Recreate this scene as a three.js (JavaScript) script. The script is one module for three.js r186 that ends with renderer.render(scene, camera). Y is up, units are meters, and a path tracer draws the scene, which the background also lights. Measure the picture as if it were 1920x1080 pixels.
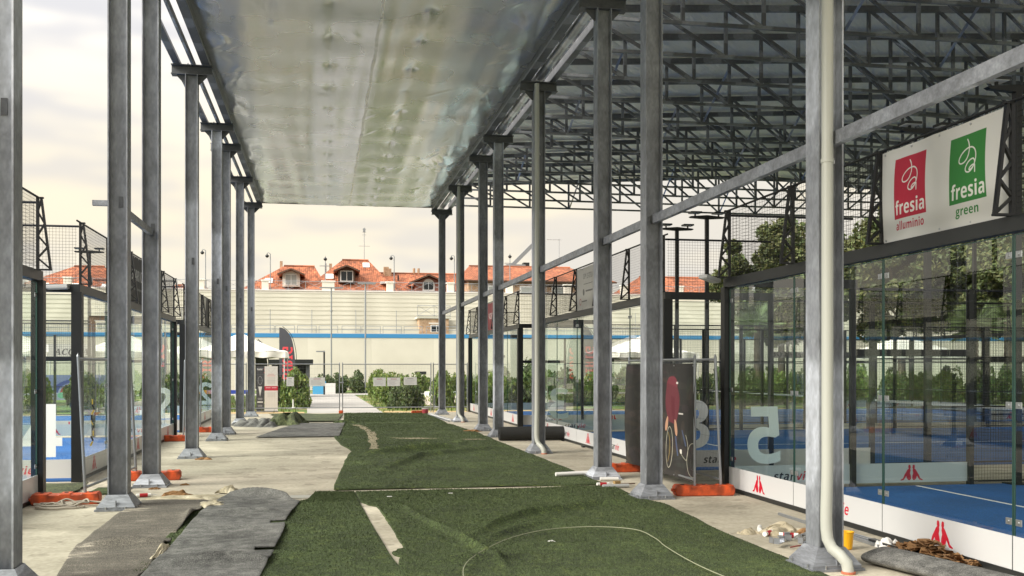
import * as THREE from 'three';
import { mergeGeometries } from 'three/addons/utils/BufferGeometryUtils.js';
import { RoundedBoxGeometry } from 'three/addons/geometries/RoundedBoxGeometry.js';
import { FontLoader } from 'three/addons/loaders/FontLoader.js';

// ---------------------------------------------------------------- camera, sky, sun, exposure
const scene = new THREE.Scene();
const camera = new THREE.PerspectiveCamera(2 * Math.atan(540 / 1800) * 180 / Math.PI, 1920 / 1080, 0.1, 1200);
camera.position.set(0, 1.85, 0);
camera.rotation.y = -Math.atan(0.171);
camera.setViewOffset(1920, 1080, 48, -148, 1920, 1080);      // the photograph keeps its verticals upright: a shifted lens
camera.updateProjectionMatrix();

const EXPOSURE = 4.5, SUN = 1.5, SKY = 0.21;
const renderer = new THREE.WebGLRenderer({ antialias: true });
renderer.toneMapping = THREE.LinearToneMapping;
renderer.toneMappingExposure = EXPOSURE;
renderer.shadowMap.enabled = true;

// seeded random numbers and tileable noise
function rngOf(seed) { let s = seed >>> 0; return () => { s = (s + 0x6d2b79f5) >>> 0; let t = Math.imul(s ^ (s >>> 15), 1 | s); t = (t + Math.imul(t ^ (t >>> 7), 61 | t)) ^ t; return ((t ^ (t >>> 14)) >>> 0) / 4294967296; }; }
function noiseGrid(n, seed) { const r = rngOf(seed), a = new Float32Array(n * n); for (let i = 0; i < a.length; i++) a[i] = r(); return a; }
function tileNoise(x, y, g, n, my) {       // x, y in cells; wraps at n, and at my in y
  const x0 = Math.floor(x), y0 = Math.floor(y), fx = x - x0, fy = y - y0, sx = fx * fx * (3 - 2 * fx), sy = fy * fy * (3 - 2 * fy), m = my || n;
  const a = ((x0 % n) + n) % n, b = (a + 1) % n, c = ((y0 % m) + m) % m, d = (c + 1) % m;
  return (g[c * n + a] * (1 - sx) + g[c * n + b] * sx) * (1 - sy) + (g[d * n + a] * (1 - sx) + g[d * n + b] * sx) * sy;
}
function fbm(N, cells, octaves, seed, gain = 0.5, stretch = 1) {   // stretch > 1: streaks along u
  const out = new Float32Array(N * N); let amp = 1, sum = 0;
  for (let o = 0, c = cells; o < octaves && c <= N; o++, c *= 2, amp *= gain) {
    const g = noiseGrid(c, seed + o * 17), cu = Math.max(1, Math.round(c / stretch)); sum += amp;
    for (let y = 0; y < N; y++) for (let x = 0; x < N; x++) {
      const px = x / N * cu, x0 = Math.floor(px), f = px - x0, s = f * f * (3 - 2 * f), py = y / N * c, y0 = Math.floor(py), q = py - y0, t = q * q * (3 - 2 * q);
      const a = x0 % cu, b = (x0 + 1) % cu, e = y0 % c, d = (y0 + 1) % c;
      out[y * N + x] += amp * ((g[e * c + a] * (1 - s) + g[e * c + b] * s) * (1 - t) + (g[d * c + a] * (1 - s) + g[d * c + b] * s) * t);
    }
  }
  for (let i = 0; i < out.length; i++) out[i] /= sum;
  return out;
}
const clamp = (x, a = 0, b = 1) => Math.min(b, Math.max(a, x)), lerp = (a, b, t) => a + (b - a) * t, smooth = (a, b, x) => { const t = clamp((x - a) / (b - a)); return t * t * (3 - 2 * t); };

// the sky: thin high overcast, warm near the horizon, grey-mauve cloud above, brighter towards the zenith as overcast skies are
{
  const W = 1024, H = 512, data = new Float32Array(W * H * 4), g1 = noiseGrid(16, 5), g2 = noiseGrid(64, 6), g3 = noiseGrid(128, 9), g4 = noiseGrid(256, 12);
  for (let j = 0; j < H; j++) for (let i = 0; i < W; i++) {
    const el = ((j + 0.5) / H - 0.5) * 180, u = i / W, e = Math.max(0, el), up = Math.sin(e * Math.PI / 180);
    const v = Math.max(0, el) / 45;
    const n = 0.42 * tileNoise(u * 16, v * 16, g1, 16) + 0.3 * tileNoise(u * 64, v * 44, g2, 64) + 0.18 * tileNoise(u * 128, v * 110, g3, 128) + 0.1 * tileNoise(u * 256, v * 220, g4, 256);
    const cloud = smooth(0.38, 0.6, n);
    const warm = Math.exp(-Math.pow((e - 9) / 7, 2));
    const base = (1 + 2.2 * up * up);
    const clear = [1.0 + 0.1 * warm, 0.97 + 0.02 * warm, 0.92 - 0.15 * warm], grey = [0.69, 0.69, 0.72];
    const k = cloud * lerp(0.5, 0.9, smooth(8, 20, e));
    const o = (j * W + i) * 4;
    for (let c = 0; c < 3; c++) data[o + c] = (el < -1 ? [0.3, 0.29, 0.26][c] : base * lerp(clear[c], grey[c], k)) * SKY;
    data[o + 3] = 1;
  }
  const t = new THREE.DataTexture(data, W, H, THREE.RGBAFormat, THREE.FloatType);
  t.mapping = THREE.EquirectangularReflectionMapping; t.magFilter = t.minFilter = THREE.LinearFilter; t.needsUpdate = true;
  scene.background = t; scene.environment = t;
}
const sun = new THREE.DirectionalLight(new THREE.Color(1, 0.95, 0.87), SUN);
sun.position.set(-80, 58, 4); sun.target.position.set(0, 0, -22); sun.castShadow = true; sun.shadow.radius = 64;
Object.assign(sun.shadow.camera, { left: -60, right: 60, top: 60, bottom: -60, near: 1, far: 220 }); sun.shadow.mapSize.set(2048, 2048);
scene.add(sun, sun.target);

// ---------------------------------------------------------------- helpers
const counts = {};
const numbered = (name) => { const k = counts[name] = (counts[name] ?? -1) + 1; return k ? name + '_' + String(k).padStart(3, '0') : name; };
function thing(name, label, category, [x, y, z] = [0, 0, 0], group) {
  const o = new THREE.Group(); o.name = numbered(name); o.position.set(x, y, z); scene.add(o);
  o.userData = { label, category }; if (group) o.userData.group = group; return o;
}
function tag(o, label, category, group) { o.userData = { label, category }; if (group) o.userData.group = group; o.name = numbered(o.name); scene.add(o); return o; }
function struct(name, geo, mat, x = 0, y = 0, z = 0) { const o = mesh(name, geo, mat, null, x, y, z); o.userData.kind = 'structure'; o.name = numbered(name); scene.add(o); return o; }
function mesh(name, geo, mat, parent, x = 0, y = 0, z = 0) { const m = new THREE.Mesh(geo, mat); m.name = name; m.position.set(x, y, z); if (parent) parent.add(m); return m; }
const stuff = (m) => { m.userData.kind = 'stuff'; return m; };
const memo = new Map(), once = (key, make) => { if (!memo.has(key)) memo.set(key, make()); return memo.get(key); };
const q3 = (x) => Math.round(x * 1000) / 1000;
function boxGeo(w, h, d) {
  w = q3(w); h = q3(h); d = q3(d);
  return once(`box ${w} ${h} ${d}`, () => {
    const g = new THREE.BoxGeometry(w, h, d), uv = g.attributes.uv, s = [[d, h], [d, h], [w, d], [w, d], [w, h], [w, h]];
    for (let i = 0; i < 24; i++) { const k = s[Math.floor(i / 4)]; uv.setXY(i, uv.getX(i) * k[0], uv.getY(i) * k[1]); }
    return g;
  });
}
const bx = (w, h, d, x = 0, y = 0, z = 0) => boxGeo(w, h, d).clone().translate(x, y, z);
const box = (name, w, h, d, x, y, z, mat, parent) => mesh(name, boxGeo(w, h, d), mat, parent, x, y, z);
const Y = new THREE.Vector3(0, 1, 0), V = (x, y, z) => new THREE.Vector3(x, y, z);
function barGeo(a, b, w, d) {               // a square bar from a to b as loose geometry
  const v = b.clone().sub(a), g = boxGeo(w, v.length(), d).clone();
  g.applyQuaternion(new THREE.Quaternion().setFromUnitVectors(Y, v.normalize())); return g.translate((a.x + b.x) / 2, (a.y + b.y) / 2, (a.z + b.z) / 2);
}
function bar(name, a, b, w, d, mat, parent) {
  const v = b.clone().sub(a), m = mesh(name, boxGeo(w, v.length(), d), mat, parent, (a.x + b.x) / 2, (a.y + b.y) / 2, (a.z + b.z) / 2);
  m.quaternion.setFromUnitVectors(Y, v.normalize()); return m;
}
const cylGeo = (r0, r1, h, n = 10) => once(`cyl ${q3(r0)} ${q3(r1)} ${q3(h)} ${n}`, () => new THREE.CylinderGeometry(r0, r1, h, n));
function rodGeo(a, b, r, n = 6) { const v = b.clone().sub(a), g = cylGeo(r, r, v.length(), n).clone(); g.applyQuaternion(new THREE.Quaternion().setFromUnitVectors(Y, v.normalize())); return g.translate((a.x + b.x) / 2, (a.y + b.y) / 2, (a.z + b.z) / 2); }
function rod(name, a, b, r, mat, parent, n = 8) { const v = b.clone().sub(a), m = mesh(name, cylGeo(r, r, v.length(), n), mat, parent, (a.x + b.x) / 2, (a.y + b.y) / 2, (a.z + b.z) / 2); m.quaternion.setFromUnitVectors(Y, v.normalize()); return m; }
const tube = (pts, r, seg = 40, n = 6) => new THREE.TubeGeometry(new THREE.CatmullRomCurve3(pts.map((p) => V(...p))), seg, r, n);
const poly = (pts) => { const s = new THREE.Shape(); pts.forEach(([x, y], i) => (i ? s.lineTo(x, y) : s.moveTo(x, y))); s.closePath(); return s; };
const extrude = (pts, depth, bevel = 0) => new THREE.ExtrudeGeometry(pts instanceof THREE.Shape ? pts : poly(pts), { depth, bevelEnabled: bevel > 0, bevelThickness: bevel, bevelSize: bevel, bevelSegments: 1, curveSegments: 8 });
const merged = (list) => mergeGeometries(list.map((g) => { const h = g.index ? g.toNonIndexed() : g.clone(); for (const k of Object.keys(h.attributes)) if (!['position', 'normal', 'uv'].includes(k)) h.deleteAttribute(k); return h; }));
const ORD = ['nearest', 'second', 'third', 'fourth', 'fifth', 'sixth', 'seventh', 'eighth', 'ninth', 'tenth', 'eleventh', 'twelfth', 'thirteenth', 'fourteenth', 'fifteenth', 'sixteenth', 'seventeenth', 'eighteenth'];
for (const [a, n] of [['nineteenth', 1], ['twentieth', 1]]) ORD.push(a);
for (const w of ['first', 'second', 'third', 'fourth', 'fifth', 'sixth', 'seventh', 'eighth', 'ninth']) ORD.push('twenty-' + w);

// ---------------------------------------------------------------- materials
function tex(N, color, metres = 1) {       // color(i, u, v) -> sRGB 0..255
  const d = new Uint8Array(N * N * 4);
  for (let i = 0; i < N * N; i++) { const c = color(i, (i % N) / N, Math.floor(i / N) / N); d[i * 4] = clamp(c[0], 0, 255); d[i * 4 + 1] = clamp(c[1], 0, 255); d[i * 4 + 2] = clamp(c[2], 0, 255); d[i * 4 + 3] = 255; }
  const t = new THREE.DataTexture(d, N, N); t.colorSpace = THREE.SRGBColorSpace; t.wrapS = t.wrapT = THREE.RepeatWrapping; t.magFilter = THREE.LinearFilter; t.repeat.set(1 / metres, 1 / metres); t.needsUpdate = true; return t;
}
function gray(N, f, metres = 1) { const t = tex(N, (i, u, v) => { const k = f(i, u, v) * 255; return [k, k, k]; }, metres); t.colorSpace = THREE.NoColorSpace; return t; }
const M = {};
const std = (o) => new THREE.MeshStandardMaterial(o);
const plain = (hex, roughness = 0.6, metalness = 0, extra = {}) => std({ color: hex, roughness, metalness, ...extra });
{
  const N = 512, a = fbm(N, 24, 3, 11), b = fbm(N, 3, 4, 12), c = fbm(N, 90, 2, 13);
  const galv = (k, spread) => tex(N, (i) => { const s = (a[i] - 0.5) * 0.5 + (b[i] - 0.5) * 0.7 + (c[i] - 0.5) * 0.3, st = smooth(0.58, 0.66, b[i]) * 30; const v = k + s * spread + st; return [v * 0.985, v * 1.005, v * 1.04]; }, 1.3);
  M.galv = std({ map: galv(146, 84), roughnessMap: gray(N, (i) => 0.42 + 0.3 * b[i], 1.3), roughness: 1, metalness: 0.3, bumpMap: gray(N, (i) => c[i], 1.3), bumpScale: 0.0006 });
  M.galvs = [0, 1, 2, 3].map((k) => { const m = M.galv.clone(); for (const c of ['map', 'roughnessMap', 'bumpMap']) { m[c] = M.galv[c].clone(); m[c].offset.set(0.37 * k, 0.23 * k); m[c].repeat.set(1 / (1.9 + 0.3 * k), 1 / (3.3 + 0.9 * k)); } return m; });
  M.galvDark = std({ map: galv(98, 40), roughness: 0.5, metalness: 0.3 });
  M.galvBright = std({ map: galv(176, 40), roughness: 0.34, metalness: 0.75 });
}
M.tubeSteel = plain(0x9a9da0, 0.42, 0.7);
M.black = std({ color: 0x18191a, roughness: 0.42, metalness: 0.1 });
M.anthracite = std({ color: 0x2a2c2c, roughness: 0.4, metalness: 0.2 });
M.bolt = plain(0xb5b7b8, 0.35, 0.85);
M.pvc = std({ color: 0xb2b3a9, roughness: 0.4 });
M.wire = plain(0x1b1c1d, 0.5, 0.2);
M.fenceWire = plain(0x8d9092, 0.45, 0.6);
M.whiteStrip = std({ color: 0xcbcbca, roughness: 0.32 });
M.red = plain(0xc4122f, 0.4); M.ink = plain(0x1a1a1c, 0.4); M.digit = std({ color: 0xeef2f2, roughness: 0.5 });
M.glass = new THREE.MeshPhysicalMaterial({ color: 0xf5fbf8, roughness: 0, transmission: 1, thickness: 0, ior: 1.62, metalness: 0 });
M.glassEdge = plain(0x2e4a42, 0.25);
M.windowGlass = plain(0x1c2226, 0.08);
M.white = plain(0xdedcd6, 0.6);
M.yellow = plain(0xe0a516, 0.4); M.plasticRed = plain(0xb2242c, 0.45);
{
  const N = 256, a = fbm(N, 6, 5, 40);
  M.orange = std({ map: tex(N, (i) => { const k = 0.82 + 0.36 * (a[i] - 0.5) * 2; return [226 * k, 92 * k, 40 * k]; }, 0.6), roughness: 0.55 });
}
{
  const N = 1024, a = fbm(N, 4, 6, 21), b = fbm(N, 10, 5, 22, 0.55, 5), c = fbm(N, 200, 2, 23), d = fbm(N, 7, 5, 24), e = fbm(N, 26, 4, 25);
  M.concrete = std({ map: tex(N, (i) => {
    const stain = smooth(0.54, 0.68, d[i]) * 16, dark = smooth(0.55, 0.72, a[i]) * 22 + smooth(0.66, 0.72, e[i]) * 20, k = (a[i] - 0.5) * 34 + (b[i] - 0.5) * 60 + (c[i] - 0.5) * 26 + stain - dark;
    return [174 + k, 166 + k * 0.98, 147 + k * 0.92];
  }, 7.3), roughness: 0.86, bumpMap: gray(N, (i) => 0.5 * b[i] + 0.5 * c[i], 7.3), bumpScale: 0.004 });
}
{
  const N = 1024, f = fbm(N, 512, 1, 31), m = fbm(N, 128, 2, 32), c = fbm(N, 5, 5, 33), p = fbm(N, 30, 3, 34);
  const turf = (r, g, b) => tex(N, (i) => { const k = 0.46 + 0.62 * f[i] + 0.34 * (m[i] - 0.5) + 0.55 * (c[i] - 0.5) + 0.25 * (p[i] - 0.5); const dry = smooth(0.58, 0.8, p[i]) * 10; return [(r + dry) * k, (g + dry * 0.7) * k, b * k]; }, 3.4);
  const bump = gray(N, (i) => 0.6 * f[i] + 0.4 * m[i], 3.4);
  M.turf = std({ map: turf(80, 95, 52), roughness: 1, bumpMap: bump, bumpScale: 0.012 });
  M.turfPale = std({ map: turf(100, 108, 74), roughness: 1, bumpMap: bump, bumpScale: 0.012 });
  const w = fbm(N, 60, 3, 35, 0.6, 8);
  M.underlay = std({ map: tex(N, (i, u, v) => { const thread = 0.5 + 0.5 * Math.sin(v * Math.PI * 2 * 220), k = 92 + 30 * (w[i] - 0.5) + 70 * (f[i] - 0.5) + 60 * (c[i] - 0.5) + 50 * (p[i] - 0.5) + 8 * thread; return [k * 1.01, k, k * 0.96]; }, 2.6), roughness: 1, bumpMap: gray(N, (i) => 0.5 * w[i] + 0.5 * f[i], 2.6), bumpScale: 0.008 });
  M.underlayBrown = std({ map: tex(N, (i, u, v) => { const thread = 0.5 + 0.5 * Math.sin(v * Math.PI * 2 * 130), pale = smooth(0.56, 0.7, c[i]) * smooth(0.4, 0.6, w[i]) * 46, k = 88 + 26 * (w[i] - 0.5) + 70 * (f[i] - 0.5) + 50 * (c[i] - 0.5) + 12 * thread + pale; return [k * 1.06, k, k * 0.9]; }, 2.9), roughness: 1, bumpMap: gray(N, (i) => 0.5 * w[i] + 0.5 * f[i], 2.9), bumpScale: 0.012 });
  M.rubber = std({ map: tex(512, (i) => { const k = 38 + 22 * (f[i * 2] - 0.5); return [k, k, k * 0.96]; }, 1.1), roughness: 0.85 });
  const lawn = fbm(N, 8, 6, 36), sand = fbm(N, 12, 5, 37);
  M.lawn = std({ map: tex(N, (i) => { const k = 0.5 + 0.5 * f[i] + 0.5 * (lawn[i] - 0.5), s = smooth(0.5, 0.66, sand[i]); return [lerp(108, 170, s) * k, lerp(138, 152, s) * k, lerp(52, 98, s) * k]; }, 9), roughness: 1 });
  M.path = std({ map: tex(N, (i) => { const k = (lawn[i] - 0.5) * 22 + (f[i] - 0.5) * 18; return [158 + k, 154 + k, 147 + k]; }, 6), roughness: 0.9 });
  M.blueFloor = std({ map: tex(N, (i) => { const k = 0.78 + 0.22 * f[i] + 0.3 * (c[i] - 0.5); return [30 * k, 98 * k, 168 * k]; }, 5), roughness: 0.95 });
  M.plaster = std({ map: tex(N, (i) => { const k = (lawn[i] - 0.5) * 18 + (c[i] - 0.5) * 20; return [212 + k, 206 + k, 194 + k]; }, 16), roughness: 0.9 });
  M.standStone = std({ map: tex(N, (i) => { const k = (w[i] - 0.5) * 22 + (c[i] - 0.5) * 26; return [190 + k, 187 + k, 173 + k]; }, 12), roughness: 0.9 });
  M.bandBlue = plain(0x3b86bd, 0.6);
}
{
  const N = 512, a = fbm(N, 8, 5, 51), b = fbm(N, 40, 2, 52);
  const rows = 30, cols = 44;
  M.roofTile = std({ map: tex(N, (i, u, v) => {
    const r = Math.floor(v * rows), q = Math.floor(u * cols), h = Math.abs(Math.sin(r * 91.7 + q * 37.3) * 4321.7) % 1, k = 0.74 + 0.3 * h + 0.5 * (a[i] - 0.5) + 0.2 * (b[i] - 0.5);
    return [164 * k, 98 * k, 66 * k];
  }, 9), roughness: 0.9, bumpMap: gray(N, (i, u, v) => 0.5 * ((v * rows) % 1) + 0.5 * Math.abs(Math.sin(u * cols * Math.PI)), 9), bumpScale: 0.06 });
  M.brick = std({ map: tex(N, (i) => { const k = (a[i] - 0.5) * 60 + (b[i] - 0.5) * 40; return [168 + k, 140 + k, 112 + k]; }, 3), roughness: 0.95 });
  M.pinkWall = std({ map: tex(N, (i) => { const k = (a[i] - 0.5) * 30; return [150 + k, 106 + k, 92 + k]; }, 3), roughness: 0.95 });
  M.wood = plain(0x5a4334, 0.8);
  M.canvasWhite = std({ map: tex(N, (i) => { const k = (a[i] - 0.5) * 14; return [226 + k, 222 + k, 212 + k]; }, 2), roughness: 0.8, side: THREE.DoubleSide });
  M.rag = std({ map: tex(N, (i) => { const k = (a[i] - 0.5) * 70 + (b[i] - 0.5) * 30; return [170 + k, 160 + k, 136 + k]; }, 0.8), roughness: 0.95, side: THREE.DoubleSide });
  M.cardboard = std({ map: tex(N, (i) => { const k = (a[i] - 0.5) * 80; return [132 + k, 98 + k, 62 + k]; }, 0.4), roughness: 0.95, side: THREE.DoubleSide });
  M.bark = std({ map: tex(N, (i) => { const k = (a[i] - 0.5) * 60; return [88 + k, 76 + k, 62 + k]; }, 1.2), roughness: 1 });
}
const leafMat = (r, g, b) => new THREE.MeshPhysicalMaterial({ color: new THREE.Color().setRGB(r, g, b), vertexColors: true, roughness: 0.75, transmission: 0.3, thickness: 0, side: THREE.DoubleSide });
M.leafLight = leafMat(0.15, 0.22, 0.04); M.leafDark = leafMat(0.085, 0.13, 0.035); M.leafTree = leafMat(0.1, 0.125, 0.035); M.palm = leafMat(0.12, 0.17, 0.06);
{
  const N = 1024, a = fbm(N, 16, 5, 61, 0.55), b = fbm(N, 60, 3, 62), s = fbm(N, 5, 3, 63);
  M.foil = std({ color: 0xd2d6de, roughness: 0.34, metalness: 0.9, roughnessMap: gray(N, (i) => 0.75 + 0.5 * (s[i] - 0.3), 6), bumpMap: gray(N, (i) => Math.pow(Math.abs(a[i] - 0.5) * 2, 0.6), 2.6), bumpScale: 0.0016, side: THREE.DoubleSide });
  const st = fbm(N, 40, 3, 64, 0.6, 7), streaks = gray(N, (i) => 0.75 * st[i] + 0.25 * a[i], 3.6); streaks.rotation = 0.7;
  M.foilHall = std({ color: 0xececea, roughness: 0.42, metalness: 0.4, bumpMap: streaks, bumpScale: 0.1, side: THREE.DoubleSide });
  M.tape = std({ color: 0xe0e0de, roughness: 0.2, metalness: 0.9, bumpMap: gray(N, (i) => b[i], 0.8), bumpScale: 0.02 });
}

// ---------------------------------------------------------------- ground and floors  (Z below is the distance along the corridor; world z = -Z)
{
  const g = new THREE.PlaneGeometry(1400, 1400).rotateX(-Math.PI / 2), uv = g.attributes.uv; for (let i = 0; i < uv.count; i++) uv.setXY(i, uv.getX(i) * 1400, uv.getY(i) * 1400);
  struct('ground', g, M.lawn, 0, -0.06, -300);
  struct('concrete_slab', boxGeo(64, 0.3, 58), M.concrete, 4, -0.15, -10.1);     // reaches Z = 39.1 and lies under the courts
  struct('garden_path', extrudeGround([[-0.6, 39.2], [2.5, 39.2], [2.15, 66], [-1.0, 66]]), M.path, 0, -0.05, 0);
  struct('cross_path', boxGeo(60, 0.02, 3.2), M.path, 14, -0.045, -67.2);
  struct('sand_strip', extrudeGround([[-7, 39.15], [-0.7, 39.15], [-0.75, 41.1], [-4, 41.6], [-7, 41.2]]), plain(0xb39a6c, 1), 0, -0.052, 0);
  struct('sand_strip', extrudeGround([[2.6, 39.15], [14, 39.15], [14, 41.0], [8, 41.4], [4.4, 40.9], [2.6, 41.3]]), plain(0xb39a6c, 1), 0, -0.052, 0);
}
function extrudeGround(pts, t = 0.01) { const g = extrude(pts.map(([x, z]) => [x, z]), t); g.rotateX(-Math.PI / 2); const p = g.attributes.position, uv = g.attributes.uv; for (let i = 0; i < p.count; i++) uv.setXY(i, p.getX(i), p.getZ(i)); return g; }

// ---------------------------------------------------------------- steel columns
const ROWZ_R = [8.25, 13.0, 15.4, 20.2, 25.0, 27.45, 32.1, 37.1], ROWZ_L = [8.5, 13.15, 15.55, 20.25, 24.95, 27.2, 31.8, 36.7];
const XR = 4.593, XL = -2.609, CAP = 7.77;
let galvN = 0;
function makeColumn(t, { cap = true, simple = false } = {}) {
  const G = M.galvs[galvN++ % 4], D = 0.23, W = 0.24, H = CAP;
  box('flange', 0.016, H - 0.03, W, -D / 2, H / 2 + 0.015, 0, G, t); box('flange', 0.016, H - 0.03, W, D / 2, H / 2 + 0.015, 0, G, t);
  box('web', D - 0.016, H - 0.03, 0.012, 0, H / 2 + 0.015, 0, G, t);
  box('base_plate', 0.52, 0.022, 0.5, 0, 0.013, 0, G, t);
  if (!simple) {
    const shoe = once('shoe', () => { const g = new THREE.CylinderGeometry(0.19, 0.335, 0.15, 4, 1, true).rotateY(Math.PI / 4).toNonIndexed(); g.computeVertexNormals(); g.scale(1, 1, 0.97).translate(0, 0.125, 0); const c = (x, z, w, d) => bx(w, 0.028, d, x, 0.036, z); return merged([g, c(0, 0.222, 0.474, 0.012), c(0, -0.222, 0.474, 0.012), c(0.231, 0, 0.012, 0.43), c(-0.231, 0, 0.012, 0.43)]); });
    mesh('base_shoe', shoe, G, t); for (const q of [-1, 1]) box('shoe_rib', 0.012, 0.1, 0.03, 0, 0.085, q * 0.215, G, t);
    for (const x of [-0.246, 0.246]) for (const z of [-0.15, 0.15]) mesh('anchor_bolt', cylGeo(0.01, 0.01, 0.04, 6), M.bolt, t, x, 0.04, z);
    for (const x of [-0.12, 0.12]) mesh('anchor_bolt', cylGeo(0.009, 0.009, 0.036, 6), M.bolt, t, x, 0.04, 0.239);
  }
  if (cap) {
    const c = new THREE.Group(); c.name = 'cap_beam'; c.position.set(0, H, 0); t.add(c);
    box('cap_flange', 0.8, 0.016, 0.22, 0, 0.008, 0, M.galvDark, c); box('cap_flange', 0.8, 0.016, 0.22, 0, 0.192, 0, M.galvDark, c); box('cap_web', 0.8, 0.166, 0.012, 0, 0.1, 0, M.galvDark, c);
    const gs = once('gusset', () => extrude([[0, 0], [0.17, 0], [0.17, -0.02], [0.02, -0.18], [0, -0.18]], 0.012));
    for (const s of [-1, 1]) { const m = mesh('gusset', gs, M.galvDark, c, s * 0.124, 0, -0.006); if (s < 0) m.rotation.y = Math.PI; if (s < 0) m.position.z = 0.006; }
    for (let k = 0; k < 6; k++) mesh('cap_bolt', cylGeo(0.014, 0.014, 0.03, 6), M.bolt, c, -0.34 + k * 0.136, 0.21, 0.08);
  }
  return t;
}
const PIPES = { 0: 1, 3: 1, 6: 1 };
ROWZ_R.forEach((Z, i) => {
  const t = makeColumn(thing('steel_column', `galvanised steel column${PIPES[i] ? ' carrying a pale downpipe' : ''}, ${ORD[i]} from the camera in the right row`, 'column', [XR, 0, -Z], 'columns of the right row'));
  if (PIPES[i]) {
    const x = -0.075, z = 0.185;
    mesh('downpipe', tube([[x, 7.9, z - 0.02], [x, 7.2, z], [x, 4, z], [x, 1, z], [x, 0.3, z], [x + 0.02, 0.22, z + 0.03], [x + 0.1, 0.12, z + 0.13], [x + 0.12, 0.04, z + 0.15], [x + 0.12, 0.012, z + 0.15]], 0.052, 90, 16), M.pvc, t);
    for (const y of [3.72, 6.4]) { mesh('pipe_bracket', cylGeo(0.058, 0.058, 0.035, 16), M.pvc, t, x, y, z); box('bracket_arm', 0.03, 0.03, 0.12, x + 0.075, y, z - 0.09, M.bolt, t); }
    mesh('pipe_socket', cylGeo(0.062, 0.062, 0.02, 16), plain(0xb4664a, 0.7), t, x + 0.12, 0.012, z + 0.15);
  }
});
ROWZ_L.forEach((Z, i) => {
  const t = makeColumn(thing('steel_column', `galvanised steel column, ${ORD[i]} from the camera in the left row`, 'column', [XL, 0, -Z], 'columns of the left row'));
  for (const y of [4.0]) box('rail_cleat', 0.05, 0.14, 0.012, 0.02, y, 0.014, M.galvDark, t);
});
// hall columns far to the right, under the outer edge of the big roof
ROWZ_R.forEach((Z, i) => { makeColumn(thing('hall_column', `slim far-off steel column under the outer edge of the hall roof, ${ORD[i]} from the camera`, 'column', [30.5, 0, -Z], 'far columns of the hall'), { simple: true, cap: false }); });

// side rails bolted between the columns at 3.9 m
{
  const t = thing('side_rail', 'long galvanised rail bolted from column to column along the right row', 'rail', [XR + 0.02, 3.93, -8.25]);
  for (let i = -1; i < 7; i++) { const a = i < 0 ? 4.4 : ROWZ_R[i], b = ROWZ_R[i + 1]; box('rail_segment', 0.07, 0.12, b - a - 0.03, 0, 0, 8.25 - (a + b) / 2, M.galv, t); }
  const l = thing('side_rail', 'short galvanised rail between second and third column of the left row', 'rail', [XL, 3.93, -14.35]);
  box('rail_segment', 0.06, 0.1, 2.36, 0, 0, 0, M.galv, l);
  const e = thing('side_rail', 'stub of galvanised rail sticking out beside second left column', 'rail', [XL - 0.23, 3.98, -13.15]);
  box('rail_segment', 0.2, 0.07, 0.06, 0, 0, 0, M.galv, e);
}

// ---------------------------------------------------------------- eaves beams and gutters on the column heads
const Z0 = 3, Z1 = 37.75, ZL = Z1 - Z0, ZC = -(Z0 + Z1) / 2;
for (const [xc, s, side] of [[XR, -1, 'right'], [XL, 1, 'left']]) {
  const y = CAP + 0.2;
  const a = thing('eaves_beam', `dark steel eaves beam along the ${side} edge of the silver ceiling`, 'beam', [xc + s * 0.33, y, ZC]);
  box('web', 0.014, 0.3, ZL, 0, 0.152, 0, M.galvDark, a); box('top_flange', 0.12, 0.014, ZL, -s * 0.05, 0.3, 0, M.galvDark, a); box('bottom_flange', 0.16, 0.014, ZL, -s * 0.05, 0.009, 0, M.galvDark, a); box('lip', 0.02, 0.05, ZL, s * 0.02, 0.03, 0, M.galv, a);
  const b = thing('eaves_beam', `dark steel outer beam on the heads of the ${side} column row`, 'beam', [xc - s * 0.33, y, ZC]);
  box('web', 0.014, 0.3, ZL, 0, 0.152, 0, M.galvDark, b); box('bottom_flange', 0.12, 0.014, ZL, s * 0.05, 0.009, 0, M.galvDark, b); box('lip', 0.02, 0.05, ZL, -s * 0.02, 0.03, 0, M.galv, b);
  const gsh = [];
  for (let k = 0; k <= 8; k++) { const p = Math.PI + Math.PI * k / 8; gsh.push([Math.cos(p) * 0.1, Math.sin(p) * 0.09]); }
  const back = gsh.slice().reverse().map(([x, v]) => [x * 0.96, v * 0.96 + 0.002]);
  if (side === 'right') {
    const c = thing('roof_gutter', 'bright half-round metal gutter above the right column row', 'gutter', [xc + 0.02, y + 0.12, -Z0]);
    mesh('trough', extrude([...gsh, ...back], ZL).translate(0, 0, -ZL), M.galvBright, c); for (const q of [-1, 1]) box('rim', 0.02, 0.012, ZL, q * 0.1, 0, -ZL / 2, M.galvBright, c);
  } else {
    const c = thing('gutter_rail', 'slim galvanised rail above the left row, sky showing on both sides', 'rail', [xc + 0.02, y + 0.03, ZC]);
    box('rail_segment', 0.05, 0.07, ZL, 0, 0, 0, M.galv, c); box('rail_lip', 0.09, 0.012, ZL, 0, 0.042, 0, M.galvBright, c);
  }
}

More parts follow.
